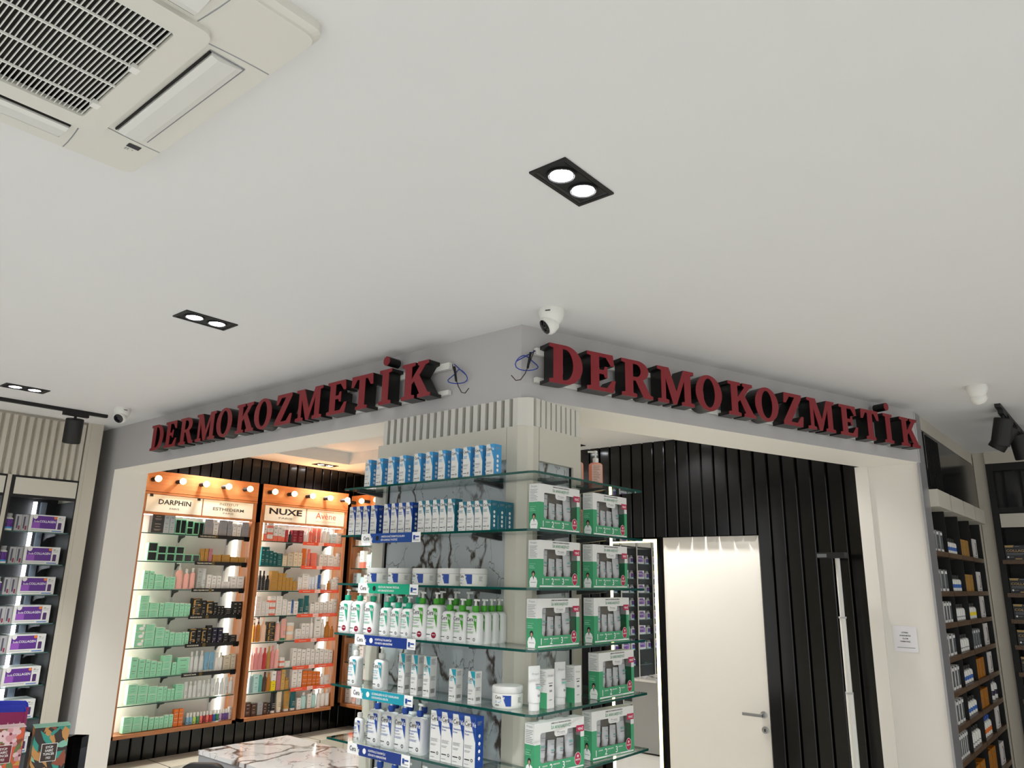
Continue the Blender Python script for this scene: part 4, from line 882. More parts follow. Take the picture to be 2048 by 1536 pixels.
wood_cabinet(3.10, 4.262, 'orange wood wall cabinet of mint cartons nearest the left pier', [([('DARPHIN', .066, .062, .31, .02), ('PARIS', .022, .024, .09, 0)], M_print, 1), ([('INSTITUT', .105, .032, .20, 0), ('ESTHEDERM', .052, .040, .33, .015), ('PARIS', .022, .022, .11, 0)], mat('print_taupe', '57544c', .5), 0)],
             ['YAŞLANMA KARŞITI BAKIM', 'YAŞLANMA KARŞITI BAKIM', 'LEKE & YAŞLANMA KARŞITI BAKIM', 'MOLEKÜLER BAKIM', 'MOLEKÜLER BAKIM', 'TEMİZLEYİCİ BAKIM', None], SA, [3.17 + i * .232 for i in range(5)], M_blackm)
wood_cabinet(4.318, 5.412, 'orange wood wall cabinet with orange shelf strips in the room corner', [([('NUXE', .066, .085, .40, .03), ('PARIS', .020, .026, .16, 0)], M_print, 0), ([('Avène', .055, .095, .27, 0), ('EAU THERMALE', .128, .014, .2, 0), ('DERMATOLOGICAL LABORATORIES', .022, .010, .26, 0)], mat('print_coral', 'e2583c', .5), 0)],
             ['x'] * 7, SB, [4.385 + i * .232 for i in range(5)], M_orange)
CAB_A=[
(2.26,'b dark 3.291 0.113 0.192 2;b bluegrey 3.373 0.052 0.168;b bluegrey 3.427 0.049 0.173;m mintdark 3.484 0.047 0.135;m mintdark 3.536 0.051 0.136;m mintdark 3.602 0.057 0.127 2;m mintdark 3.664 0.049 0.121;m mintdark 3.715 0.046 0.122;b silver 3.788 0.082 0.158 2;b white 3.864 0.051 0.133;b silver 3.938 0.084 0.158 2;b silver 4.012 0.046 0.156;b white 4.065 0.040 0.132;b white 4.112 0.046 0.129;b silver 4.182 0.075 0.148 2'),
(2.009,'m mintdark 3.276 0.086 0.163 2;m mintdark 3.364 0.079 0.135 2;m mintdark 3.449 0.078 0.136 2;m mintdark 3.533 0.079 0.135 2;m mintdark 3.618 0.078 0.066;m mintdark 3.698 0.070 0.066;b gold 3.759 0.034 0.125;b gold 3.799 0.034 0.127;b rose 3.840 0.035 0.129;b gold 3.909 0.086 0.074;b gold 4.004 0.084 0.077;b gold 4.096 0.080 0.060;b gold 4.179 0.074 0.057'),
(1.761,'b mint 3.250 0.041 0.164;b mint 3.300 0.047 0.160;b mint 3.372 0.081 0.132 2;b mint 3.447 0.045 0.109;b mint 3.498 0.050 0.110;p pink 3.565 0.070 0.238;v pink 3.633 0.053 0.182;v pink 3.694 0.051 0.192;b grey 3.756 0.043 0.193;t clear 3.804 0.045 0.190;b white 3.856 0.040 0.134;b white 3.906 0.047 0.125;b white 3.958 0.044 0.125;b white 4.031 0.090 0.073;b white 4.114 0.062 0.122;b white 4.188 0.073 0.122'),
(1.517,'b mint 3.268 0.081 0.189 3;b mint 3.357 0.085 0.126 2;b mint 3.428 0.039 0.121;b mint 3.496 0.085 0.126 2;b mint 3.569 0.043 0.118;b mint 3.618 0.044 0.118;b mint 3.658 0.024 0.115;b mint 3.686 0.027 0.112;b blackgold 3.765 0.090 0.161 2;b black 3.834 0.043 0.140;b blackgold 3.894 0.071 0.135;b black 3.953 0.035 0.120;b black 3.992 0.032 0.088;b black 4.027 0.032 0.087;b black 4.091 0.084 0.068;b black 4.162 0.046 0.126;b black 4.210 0.043 0.125'),
(1.265,'b mintpic 3.263 0.080 0.196 3;b mint 3.350 0.086 0.191 3;b mint 3.442 0.082 0.163 2;b mint 3.508 0.042 0.137;b mint 3.558 0.045 0.116;b mint 3.619 0.065 0.109 2;b mint 3.667 0.023 0.113;b mint 3.702 0.035 0.112;b blackgold 3.758 0.059 0.136;b black 3.817 0.045 0.139;b blackgold 3.868 0.046 0.137;b black 3.920 0.046 0.162;b navy 3.975 0.047 0.140;b navy 4.033 0.050 0.138;b black 4.093 0.057 0.087;b black 4.170 0.078 0.066'),
(1.01,'b mint 3.251 0.060 0.177;b mint 3.316 0.058 0.157;b mint 3.371 0.040 0.148;b mint 3.423 0.054 0.134;b mint 3.477 0.041 0.120;b mint 3.543 0.081 0.173 3;b mint 3.614 0.037 0.107;b mint 3.697 0.117 0.146;v clear 3.779 0.040 0.191;v clear 3.826 0.045 0.195;v clear 3.877 0.045 0.196;t skyblue 3.930 0.049 0.175;t skyblue 3.984 0.046 0.174;v white 4.033 0.039 0.167;v white 4.074 0.035 0.165;b beige 4.133 0.070 0.136;b beige 4.199 0.049 0.145'),
(0.796,'b mint 3.268 0.083 0.165 2;b mint 3.357 0.085 0.151 2;b mint 3.445 0.080 0.133 2;b mint 3.514 0.051 0.124;b mint 3.559 0.030 0.120;b mint 3.595 0.031 0.098;b mint 3.630 0.028 0.095;b mint 3.691 0.077 0.131 2;t clear 3.756 0.035 0.142;v clear 3.800 0.036 0.143;v clear 3.843 0.036 0.143;t clear 3.887 0.037 0.144;v clear 3.932 0.037 0.145;v clear 3.977 0.037 0.146;t clear 4.022 0.038 0.147;v clear 4.068 0.038 0.148;v clear 4.114 0.038 0.149;t clear 4.161 0.039 0.150;v clear 4.208 0.039 0.151'),
(0.568,'b mint 3.263 0.074 0.130 2;b mint 3.346 0.081 0.123 2;b mint 3.416 0.042 0.118;b mint 3.467 0.043 0.101;b mint 3.514 0.038 0.100;b mint 3.557 0.040 0.097;b mint 3.602 0.039 0.106;b mint 3.645 0.036 0.106;b orange 3.689 0.040 0.144;b orange 3.735 0.040 0.143;c skyblue 3.805 0.025 0.099;c skyblue 3.835 0.025 0.098;c lime 3.868 0.028 0.098;c green 3.902 0.027 0.097;c coral 3.933 0.024 0.097;c wine 3.964 0.027 0.096;c coral 3.996 0.024 0.096;c red 4.030 0.029 0.095;c blue 4.063 0.025 0.095;c green 4.095 0.027 0.095;c lilac 4.125 0.024 0.094;c purple 4.157 0.028 0.094;c purple 4.192 0.028 0.093;b white 4.226 0.029 0.109'),
]
CAB_B=[
(2.243,'b pinkfade 4.409 0.036 0.202;b pinkfade 4.469 0.065 0.197 3;b pinkfade 4.533 0.050 0.159;b pinkfade 4.586 0.044 0.159;b pinkfade 4.629 0.037 0.136;b red 4.670 0.031 0.125 2;v black 4.716 0.034 0.110;b wine 4.772 0.066 0.127 2;b wine 4.845 0.067 0.129 2;v white 4.903 0.029 0.117;v white 4.936 0.025 0.160;v coral 4.974 0.036 0.161;t coral 5.029 0.055 0.176;t coral 5.089 0.052 0.176;v white 5.152 0.052 0.188;v white 5.207 0.045 0.185;b paleblue 5.275 0.069 0.112;b white 5.356 0.074 0.128'),
(1.994,'b teal 4.412 0.042 0.187;b teal 4.460 0.042 0.187;b teal 4.508 0.042 0.150;b teal 4.554 0.036 0.135;b teal 4.610 0.063 0.128 2;b cream 4.673 0.051 0.108 2;b beige 4.741 0.065 0.133;b cream 4.805 0.052 0.146;b cream 4.859 0.049 0.143;t orange 4.919 0.059 0.190;t coral 4.974 0.036 0.185;j coral 5.045 0.086 0.149 2;b white 5.134 0.048 0.135;b white 5.185 0.048 0.136;b white 5.257 0.083 0.137;b white 5.322 0.042 0.120;b white 5.375 0.043 0.156'),
(1.749,'v black 4.409 0.041 0.195;v black 4.451 0.035 0.194;v black 4.499 0.045 0.149;b gold 4.573 0.077 0.195 2;b gold 4.640 0.048 0.175;b gold 4.688 0.039 0.173;b gold 4.733 0.043 0.127;b gold 4.776 0.034 0.128;b gold 4.823 0.048 0.095;b white 4.883 0.045 0.136 2;b white 4.953 0.081 0.173 2;t whiteblue 5.016 0.032 0.143;t whiteblue 5.056 0.036 0.140;t whiteblue 5.097 0.033 0.157;t blue 5.138 0.037 0.163;j white 5.198 0.070 0.063;v amber 5.264 0.041 0.103;b white 5.316 0.042 0.120;b white 5.369 0.050 0.140'),
(1.503,'b white 4.417 0.064 0.189 3;b white 4.474 0.039 0.135 2;b white 4.519 0.039 0.132 2;b pinkfade 4.577 0.066 0.190 3;b white 4.654 0.070 0.191 3;b white 4.721 0.052 0.157 2;b white 4.778 0.049 0.135;t blue 4.818 0.021 0.152;b white 4.860 0.050 0.136;t teal 4.929 0.068 0.162;t teal 5.000 0.063 0.193;b white 5.066 0.048 0.108;b white 5.126 0.059 0.122;b white 5.183 0.042 0.123;b white 5.236 0.050 0.122;b white 5.301 0.061 0.131;b white 5.364 0.051 0.154'),
(1.254,'p amber 4.398 0.033 0.225;p amber 4.448 0.048 0.235;p peach 4.508 0.061 0.235;b blackgold 4.590 0.084 0.188 3;p pink 4.671 0.060 0.238;t pink 4.744 0.060 0.209;j peach 4.825 0.088 0.172 2;b white 4.917 0.065 0.106;b white 4.977 0.045 0.159;b white 5.026 0.044 0.158;v white 5.083 0.051 0.215;b white 5.157 0.083 0.228;v white 5.229 0.049 0.196;v amber 5.294 0.060 0.170;v amber 5.352 0.043 0.121'),
(0.989,'p pink 4.402 0.040 0.206;v pinkdeep 4.451 0.042 0.210;v pinkdeep 4.500 0.045 0.209;v red 4.549 0.041 0.203;v gold 4.594 0.039 0.217;v pinkdeep 4.638 0.042 0.222;v pink 4.691 0.048 0.231;b pinkfade 4.752 0.051 0.099 2;j white 4.822 0.077 0.060;b white 4.894 0.048 0.182;b white 4.949 0.048 0.172;b white 5.005 0.049 0.162;b white 5.062 0.049 0.171;b white 5.119 0.050 0.160;b white 5.177 0.050 0.150;b white 5.235 0.051 0.159;b white 5.294 0.051 0.148;b white 5.354 0.052 0.137'),
(0.778,'v greyblue 4.414 0.049 0.199;b aqua 4.474 0.058 0.167;v tealmid 4.528 0.040 0.202;v brown 4.574 0.041 0.184;v amber 4.619 0.040 0.177;b yellow 4.671 0.050 0.185;b rose 4.728 0.046 0.182;b goldpale 4.780 0.044 0.191;v gold 4.834 0.056 0.113;b white 4.918 0.059 0.182;b white 4.979 0.051 0.181;b orange 5.042 0.058 0.159;b orange 5.104 0.056 0.155;b orange 5.160 0.045 0.144;b orange 5.211 0.047 0.141;v white 5.267 0.046 0.114;t white 5.337 0.080 0.098'),
(0.567,'b brown 4.409 0.061 0.127;b brown 4.476 0.056 0.111;b silver 4.545 0.059 0.114;b brown 4.602 0.044 0.108;b black 4.644 0.030 0.099;t black 4.697 0.060 0.201;t cream 4.766 0.058 0.204;t gold 4.857 0.068 0.201;t teal 4.932 0.066 0.195;b white 4.997 0.048 0.111;v aqua 5.059 0.066 0.162;b white 5.124 0.046 0.142;v aqua 5.184 0.063 0.169;v white 5.247 0.047 0.175;v white 5.300 0.050 0.171;v white 5.360 0.057 0.168'),
]

stock(CAB_A, 'left wooden cabinet', -6.972, RZ)
stock(CAB_B, 'right wooden cabinet', -6.972, RZ)
# third cabinet turned round the room corner, only its left edge shows beside the column
t3 = thing('wall_cabinet', 'orange wood cabinet partly hidden behind the column shelves, left edge showing', 'cabinet', (0, 0, 0))
c3x0, c3x1, c3y = -7.10, -5.98, 5.60
MB().box(c3x0, c3x0 + .022, c3y, 5.80, .535, 2.818, M_wood).build('side_panel', t3); MB().box(c3x1 - .022, c3x1, c3y, 5.80, .535, 2.818, M_wood).build('side_panel', t3)
MB().box(c3x0, c3x0 + .045, c3y - .012, c3y + .006, .535, 2.62, M_wood).build('face_stile', t3); MB().box(c3x1 - .045, c3x1, c3y - .012, c3y + .006, .535, 2.62, M_wood).build('face_stile', t3)
MB().box(c3x0, c3x1, c3y - .012, 5.80, .535, .565, M_wood).build('bottom_board', t3); MB().box(c3x0 + .022, c3x1 - .022, 5.786, 5.798, .565, 2.62, mat('cabinet_back', 'dbd9d2', .4)).build('back_panel', t3)
MB().box(c3x0, c3x1, c3y - .014, 5.80, 2.63, 2.818, M_wood).build('bulb_fascia', t3); MB().box(c3x0, c3x1, c3y - .004, 5.80, 2.425, 2.628, M_wood).build('sign_board', t3)
MB().box(c3x0 + .06, -6.56, c3y - .012, c3y - .004, 2.447, 2.604, M_diff).build('brand_plate', t3)
for k in range(4):
    s = MB().lathe([(.019, 0), (.019, -.080), (.016, -.085)], M_blackm, 14, axis='Y').build('bulb_socket', t3, (c3x0 + .07 + k * .25, c3y - .014, 2.735), smooth=True)
    MB().lathe([(.012, -.082), (.024, -.094), (.029, -.110), (.024, -.128), (.010, -.137), (0, -.138)], M_bulb, 16, axis='Y').build('bulb', s, smooth=True)
C3 = []
for k, z in enumerate(SB[:-1]): MB().box(c3x0 + .03, c3x1 - .03, c3y + .01, 5.785, z - .008, z, [M_glass, M_glass, M_gedge, M_gedge, M_gedge, M_gedge]).build('glass_shelf', t3)
MB().box(c3x0 + .30, c3x0 + .315, 5.765, 5.78, .6, 2.4, M_led).build('light_strip', t3)
for k, z in enumerate(SB): C3.append((z, ';'.join(f'{"bvbtb"[(k + j) % 5]} {["white", "whiteblue", "white", "pinkfade", "paleblue", "aqua"][(k * 2 + j) % 6]} {-7.0 + j * .095:.3f} .07 {.15 + .02 * ((k + j) % 3):.3f}' for j in range(6))))
stock(C3, 'half-hidden corner cabinet', c3y + .03, 0, axis='X')

# ================================================================== collagen shelving along the left wall
FX = -6.60; bays = [(1.949, 2.43), (1.44, 1.921), (.93, 1.412), (.42, .902), (-.09, .392), (-.60, -.118)]
CZ = [2.200, 1.955, 1.728, 1.516, 1.304, 1.070, .836, .60]
run = thing('shelving_unit', 'beige wall shelving with ribbed top holding purple collagen boxes', 'shelving', (0, 0, 0))
MB().box(-7.0, FX, 2.457, 2.55, 0, ZC, M_beige).build('end_pilaster', run); MB().box(-7.0, FX - .006, 2.43, 2.457, 0, ZC, M_beige).build('side_panel', run)
MB().box(-7.02, -6.98, -.64, 2.43, 0, ZC, M_blackm).build('back_panel', run)
MB().box(-6.98, FX - .035, -.64, 2.43, 2.617, ZC, M_beige).build('ribbed_backing', run)
rp = [(.004, 0), (.012, .030), (.040, .030), (.052, 0)]; rib = None; y = -.62
while y < 2.40:
    if rib is None: rib = MB().prism([rp[::-1]], (0, 0, 2.617), (0, 1, 0), (1, 0, 0), (0, 0, 1), ZC - 2.617 - .022, M_beige).build('rib', run, (FX - .035, y, 0)); 
    else: inst(rib, run, (FX - .035, y, 0))
    y += .0555
for bi, (a, b) in enumerate(bays):
    MB().box(-6.98, FX - .004, a - .028, a, 0, 2.617, M_beige).build('divider', run)
    m = MB().prism([[(a, .0), (b, .0), (b, 2.617), (a, 2.617)], [(a + .016, 2.45), (a + .016, .04), (b - .008, .04), (b - .008, 2.45)]], (FX - .02, 0, 0), (0, 1, 0), (0, 0, 1), (1, 0, 0), .012, M_blackm); m.build('bay_frame', run)
    MB().box(FX - .008, FX - .002, a + .028, b - .012, 2.474, 2.600, M_cream).build('header_plate', run)
    MB().box(-6.955, -6.94, a + .29, a + .315, .05, 2.45, mat('led_shelf', 'f2f8ff', .5, emit=9)).build('light_strip', run); MB().box(-6.965, -6.93, a + .345, a + .385, .05, 2.45, mat('upright_steel', '8b98a6', .3, .9)).build('upright', run)
    MB().box(-6.98, FX - .02, a, a + .004, .04, 2.45, mat('bay_side_grey', '3a3a38', .6)).box(-6.98, FX - .02, b - .004, b, .04, 2.45, mat('bay_side_grey', '3a3a38', .6)).build('bay_lining', run)
    for z in CZ:
        MB().box(-6.95, FX - .03, a + .006, b - .006, z - .008, z, [M_glass, M_glass, M_gedge, M_gedge, M_gedge, M_gedge]).build('glass_shelf', run)
        MB().loft([[(x, a + .40 + q, zz) for q, zz in ((-.006, z - .009 - b0), (.006, z - .009 - b0), (.006, z - .009), (-.006, z - .009))] for x, b0 in ((-6.93, .06), (-6.85, .03), (FX - .08, .015))], M_blackm).build('bracket', run)
def collagen(label):
    w, d, h = .252, .20, .131; t = thing('collagen_box', label, 'box')
    MB().box(-w / 2, w / 2, -d / 2, d / 2, 0, h, M_carton).build('carton', t)
    m = MB(); fr = flat((-w / 2, -d / 2 - .0005, 0)); f2 = flat((-w / 2, -d / 2 - .001, 0))
    m.rect(fr, .018, .192, .026, .122, M_purple); m.rect(f2, .018, .075, .026, .070, mat('print_violet', '8d4fb0', .35)); m.disc(f2, .036, .116, .017, .020, M_carton, 14)
    m.text(f2, 'Suda', .030, .072, .020, M_wprint, 'l', 0, width=.036); m.text(f2, 'COLLAGEN', .070, .072, .024, M_wprint, 'l', .006, width=.114)
    m.disc(f2, .180, .112, .012, .011, mat('print_orange', 'e07a2a', .4), 12)
    m.text(fr, '30', .202, .104, .017, M_print, 'l', .01); m.rect(fr, .222, .238, .104, .107, M_gprint); m.rect(fr, .202, .236, .094, .0965, M_gprint)
    m.poly(fr, [(.203, .024), (.229, .024), (.229, .070), (.226, .076), (.206, .076), (.203, .070)], mat('print_dark_purple', '4a2560', .35))
    m.rect(fr, .018, .15, .012, .0145, M_gprint); m.rect(fr, .165, .235, .006, .0125, mat('print_cobalt', '3f6fc0', .4)); m.build('print', t); return t
def pill(label):
    t = thing('supplement_bottle', label, 'bottle'); MB().lathe([(.033, 0), (.036, .004), (.036, .082), (.033, .092), (.022, .100), (.020, .102)], M_plastic, 20).build('bottle_body', t, smooth=True)
    MB().lathe([(.024, .101), (.025, .103), (.025, .126), (.022, .129)], mat('clear_cap', '9a9a98', .25), 18).build('cap', t, smooth=True)
    m = MB(); fr = wrap(.0364); 
    for k in range(8): a_ = -.045 + k * .011; m.rect(fr, a_, a_ + .0112, .026, .084, M_purple); m.rect(fr, a_, a_ + .0112, .014, .026, M_lblue)
    for v in (.072, .063, .054): m.rect(wrap(.0368), -.02, .02, v, v + .003, M_wprint)
    m.build('label_print', t); return t
def slim(label):
    t = thing('sachet_carton', label, 'carton'); MB().box(-.022, .022, -.10, .10, 0, .124, mat('smoke_carton', 'a6a6a8', .4)).build('carton', t)
    m = MB(); fr = flat((-.022, -.1005, 0)); m.rect(fr, .010, .022, .02, .11, mat('print_slate', '4f4d5c', .4)); m.rect(fr, .026, .036, .01, .04, M_wine); m.build('label_print', t); return t
cp_ = pp_ = sp_ = None; BN = ['nearest the pier', 'second from the pier', 'third from the pier', 'fourth from the pier', 'fifth from the pier', 'sixth from the pier']
for bi, (a, b) in enumerate(bays):
    for k, z in enumerate(CZ):
        if bi > 3 and k > 6: continue
        sn = ORD[k] if k else 'top'; ts = f'on {sn} shelf of collagen bay {BN[bi]}'
        L = 'white box with purple front ' + ts; P_ = (FX - .155, b - .165, z + .001)
        if cp_ is None: cp_ = collagen(L); cp_.location = P_; cp_.rotation_euler = (0, 0, RZ); cp_['group'] = 'collagen boxes on the left shelving'
        else: dup(cp_, P_, RZ, L, 'collagen boxes on the left shelving')
        L = 'small white purple-labelled pill bottle ' + ts; P_ = (FX - .085, a + .050, z + .001)
        if pp_ is None: pp_ = pill(L); pp_.location = P_; pp_.rotation_euler = (0, 0, RZ); pp_['group'] = 'pill bottles on the left shelving'
        else: dup(pp_, P_, RZ, L, 'pill bottles on the left shelving')
        if bi < 2:
            for q in range(2):
                L = f'slim grey sachet carton, {["left", "right"][q]} one, ' + ts; P_ = (FX - .17, a + .118 + q * .046, z + .001)
                if sp_ is None: sp_ = slim(L); sp_.location = P_; sp_.rotation_euler = (0, 0, RZ); sp_['group'] = 'slim cartons on the left shelving'
                else: dup(sp_, P_, RZ, L, 'slim cartons on the left shelving')

# ================================================================== dark shelving at the right
RX = -1.14; YR = [5.975, 6.435, 6.945, 7.435, 7.945]; RZs = [2.150, 1.874, 1.662, 1.442, 1.222, 1.006, .795, .525]
rc = thing('shelving_unit', 'dark shelving with wooden shelves and glossy black top panel right of pier', 'shelving', (0, 0, 0))
MB().box(-1.55, -1.50, 5.99, 8.0, 0, ZC, M_blackm).build('back_panel', rc)
MB().box(-1.50, RX + .003, 5.96, 8.0, 3.0, ZC, M_beige).build('cornice', rc); MB().box(-1.50, RX + .004, 7.955, 8.0, 0, 3.0, M_beige).build('end_stile', rc)
MB().box(-1.50, RX + .003, 5.952, 5.972, 0, 3.0, mat('aluminium_edge', 'a9a9ac', .4, .6)).build('edge_trim', rc)
pn = MB().box(-1.46, RX + .012, 5.975, 7.95, 2.585, 2.985, M_black).build('gloss_panel', rc)
for yy in [6.02 + .05 * i for i in range(9)]: MB().box(RX + .011, RX + .016, yy, yy + .012, 2.60, 2.97, M_groove).build('panel_rib', rc)
for i in range(4): MB().box(-1.46, RX + .055, YR[i] + .012, YR[i + 1] - .03, 2.450, 2.572, M_cream).build('category_box', rc)
for i in range(5): MB().box(-1.50, RX - .004, YR[i] - .008, YR[i] + .008, 0, 2.45, M_blackm).build('divider', rc)
for k, z in enumerate(RZs):
    for i in range(4): MB().box(-1.50, RX - .002, YR[i] + .009, YR[i + 1] - .009, z - .035, z, M_wshelf).build('shelf_board', rc)
pat = [(('e', 'grey', 3, .15), ('q', 'blue', 5, .12), ('b', 'gold', 3, .13), ('d', 'white', 1, .16)), (('e', 'grey', 3, .15), ('q', 'blue', 5, .12), ('b', 'gold', 3, .13), ('d', 'white', 1, .16)),
  (('e', 'white', 4, .14), ('q', 'white', 5, .12), ('q', 'yellow', 4, .12), ('d', 'white', 1, .17)), (('e', 'white', 3, .14), ('q', 'white', 5, .12), ('e', 'silver', 4, .14), ('d', 'white', 1, .17)), (('e', 'white', 4, .15), ('q', 'blue', 5, .12), ('b', 'amber', 3, .14), ('d', 'white', 1, .16)),
  (('e', 'white', 4, .15), ('q', 'blue', 5, .12), ('b', 'amber', 2, .13), ('q', 'navy', 3, .17)), (('e', 'white', 6, .15), ('q', 'white', 5, .13), ('q', 'orange', 5, .14), ('d', 'white', 1, .16)), (('e', 'grey', 3, .15), ('b', 'amber', 2, .16), ('b', 'amber', 2, .18), ('d', 'white', 1, .16))]
CN = ['first', 'second', 'third', 'fourth']
for k, z in enumerate(RZs):
    for i in range(4):
        kd, c, n, h = pat[k][i]; w_ = (YR[i + 1] - YR[i] - .08) / n
        for q in range(n):
            u = unit(kd, c, q % 2); o = u.copy(); COL.objects.link(o); ww = min(w_ * (.62 if kd == 'e' else .86), .068 if kd == 'q' else .17)
            o.location = (RX - .055, YR[i] + .04 + (q + .5) * w_, z + .0005); o.rotation_euler = (0, 0, RZ); o.scale = (ww, .07 if kd in 'bed' else ww, h)
            tag(o, f'{PAL[c][1]} {KN[kd][0]}, {ORD[q]} from left in {CN[i]} column, {SH[k]} shelf of dark shelving', KN[kd][1], f'{SH[k]} shelf, column {i + 1} of the dark shelving')
# end wall with the far collagen shelving
struct(MB().box(-1.55, 4.0, 8.25, 8.4, 0, ZC, M_beige).build('wall_end_right'))
fc = thing('shelving_unit', 'black framed shelving of dark collagen boxes at the right picture edge', 'shelving', (0, 0, 0))
MB().box(-1.13, -1.035, 8.003, 8.25, 0, ZC, M_beige).build('end_pilaster', fc); MB().box(-1.035, 1.2, 7.97, 8.25, 2.995, ZC, M_beige).build('cornice', fc)
MB().box(-1.035, 1.2, 8.2, 8.25, 0, 2.995, M_blackm).build('back_panel', fc)
MB().box(-1.035, -.985, 7.975, 8.25, 0, 2.995, M_blackm).box(-1.035, 1.2, 7.98, 8.25, 2.93, 2.995, M_blackm).box(-1.0, 1.2, 7.985, 8.25, 2.55, 2.60, M_blackm).build('frame', fc)
MB().box(-.985, 1.2, 8.06, 8.07, 2.60, 2.93, mat('smoked_pane', '2a2a2c', .08)).build('smoked_pane', fc)
for i in range(7): MB().box(-.93 + i * .13, -.91 + i * .13, 8.045, 8.06, 2.60, 2.93, M_groove).build('pane_bar', fc)
MB().box(-.978, .0, 7.965, 7.985, 2.424, 2.543, M_cream).build('header_plate', fc)
FZ = [2.143, 1.862, 1.645, 1.432, 1.214, 1.0, .78]
for z in FZ: MB().box(-1.005, 1.2, 7.96, 8.2, z - .035, z, M_wshelf).build('shelf_board', fc)
M_dbox = mat('pack_charcoal', '2a2b30', .3); M_gold2 = mat('print_gold', 'b79b62', .4)
def dcol(label):
    t = thing('dark_collagen_box', label, 'box'); w, d, h = .215, .16, .125; MB().box(-w / 2, w / 2, -d / 2, d / 2, 0, h, M_dbox).build('carton', t)
    m = MB(); fr = flat((-w / 2, -d / 2 - .0006, 0)); m.poly(fr, [(.002, h), (.072, h), (.064, h - .018), (.006, h - .018)], M_gold2); m.rect(fr, .075, .11, h - .012, h - .008, M_gprint)
    m.text(fr, 'COLLAGEN', .010, .068, .030, M_gold2, 'l', .015, width=.175); m.rect(fr, .012, .15, .052, .056, M_gprint); m.rect(fr, .012, .13, .042, .045, M_gprint); m.disc(fr, .02, .024, .008, .008, M_wprint, 10); m.rect(fr, .034, .06, .022, .026, M_gprint); m.rect(fr, .07, .12, .004, .014, M_gold2); m.disc(fr, .195, .032, .022, .028, M_blue, 14)
    m.build('print', t); return t
dp = None
for k, z in enumerate(FZ):
    for j in range(2):
        L = f'dark gold-lettered collagen box, {["left", "right"][j]} one on {SH[min(k, 6)]} shelf at right picture edge'
        P_ = (-.872 + j * .23, 8.06, z + .0005)
        if dp is None: dp = dcol(L); dp.location = P_; dp['group'] = 'dark collagen boxes'
        else: dup(dp, P_, 0, L, 'dark collagen boxes')

# ================================================================== things standing about
# height measuring pole in front of the black boards
t = thing('height_gauge', 'white telescopic height measuring pole with black head before black boards', 'height gauge', (-1.69, 5.60, 0))
MB().lathe([(.024, .05), (.024, 1.205)], M_plastic, 18).build('pole', t, smooth=True); MB().lathe([(.020, 1.205), (.020, 1.69)], M_plastic, 18).build('pole', t, smooth=True); MB().lathe([(.016, 1.69), (.016, 2.10)], mat('pole_grey', 'd6d6d3', .3), 18).build('pole', t, smooth=True)
for z in (1.205, 1.69): MB().lathe([(.0255, z - .008), (.0255, z + .004)], mat('collar_grey', 'b8b8b6', .4), 18).build('collar', t, smooth=True)
MB().box(-.13, .06, -.035, .035, 2.085, 2.125, M_blackm).box(-.125, -.06, -.037, -.034, 2.09, 2.115, mat('gauge_grey', '6d7074', .4)).build('measuring_head', t)
MB().box(-.16, .16, -.16, .12, 0, .05, mat('gauge_base', 'c9c9c6', .4)).build('base_plate', t)
# paper note on the right pier
t = thing('paper_note', 'white laminated paper note taped on the cream right pier', 'notice', (-1.352, 5.788, 1.56))
m = MB(); m.prism([rrect(.148, .166, .014, 4)], (0, 0, 0), (1, 0, 0), (0, 0, 1), (0, -1, 0), .0012, mat('note_paper', 'eae9ee', .3)); m.build('sheet', t)
m = MB(); fr = flat((0, -.0018, 0))
for s, v, w in (('LÜTFEN', .036, .040), ('AYAKKABI İLE', .017, .068), ('ÖLÇÜM', -.002, .034), ('YAPMAYINIZ .', -.021, .068)): m.text(fr, s, 0, v, .012, M_print, 'c', .03, width=w)
m.rect(fr, -.055, .055, -.058, -.054, M_gprint); m.build('lettering', t)
# marble-topped table in the inner room
t = thing('marble_table', 'white veined marble display table in the inner room before cabinets', 'table', (-4.08, 3.12, 0))
MB().box(-.85, .85, -.335, .335, .775, .80, M_marblew).build('table_top', t)
MB().box(-.845, .845, -.33, .33, .02, .775, mat('marble_grey_side', '9a9a9b', .2)).build('table_body', t)
for x in (-.84, .80): MB().box(x, x + .04, -.326, -.286, 0, .02, M_blackm).build('foot', t)
t = thing('desk_chair', 'black padded chair back showing in front of the marble table', 'chair', (-4.34, 2.50, 0), R(40))
def pad(w, h, d, r): m = MB(); m.loft([[(a * k, y, b * k) for a, b in rrect(w, h, r, 5)] for y, k in ((-d / 2, .9), (-d / 2 + .012, 1), (d / 2 - .012, 1), (d / 2, .9))], mat('black_leather', '111112', .42, bump=.2, scale=120)); return m
pad(.26, .36, .06, .07).build('backrest', t, (0, -.02, .68), smooth=True)
sm = MB(); sm.loft([[(a * k, b * k, z) for a, b in rrect(.40, .40, .06, 5)] for z, k in ((.40, .92), (.415, 1), (.455, 1), (.47, .92))], mat('black_leather', '111112')); sm.build('seat', t, (0, -.22, 0), smooth=True)
for x in (-.11, .11):
    for y in (-.40, -.04): MB().lathe([(.013, 0), (.016, .40)], M_metal, 10).build('leg', t, (x, y, 0), smooth=True)
    MB().box(x - .012, x + .012, -.035, -.005, .40, .60, M_metal).build('back_strut', t)
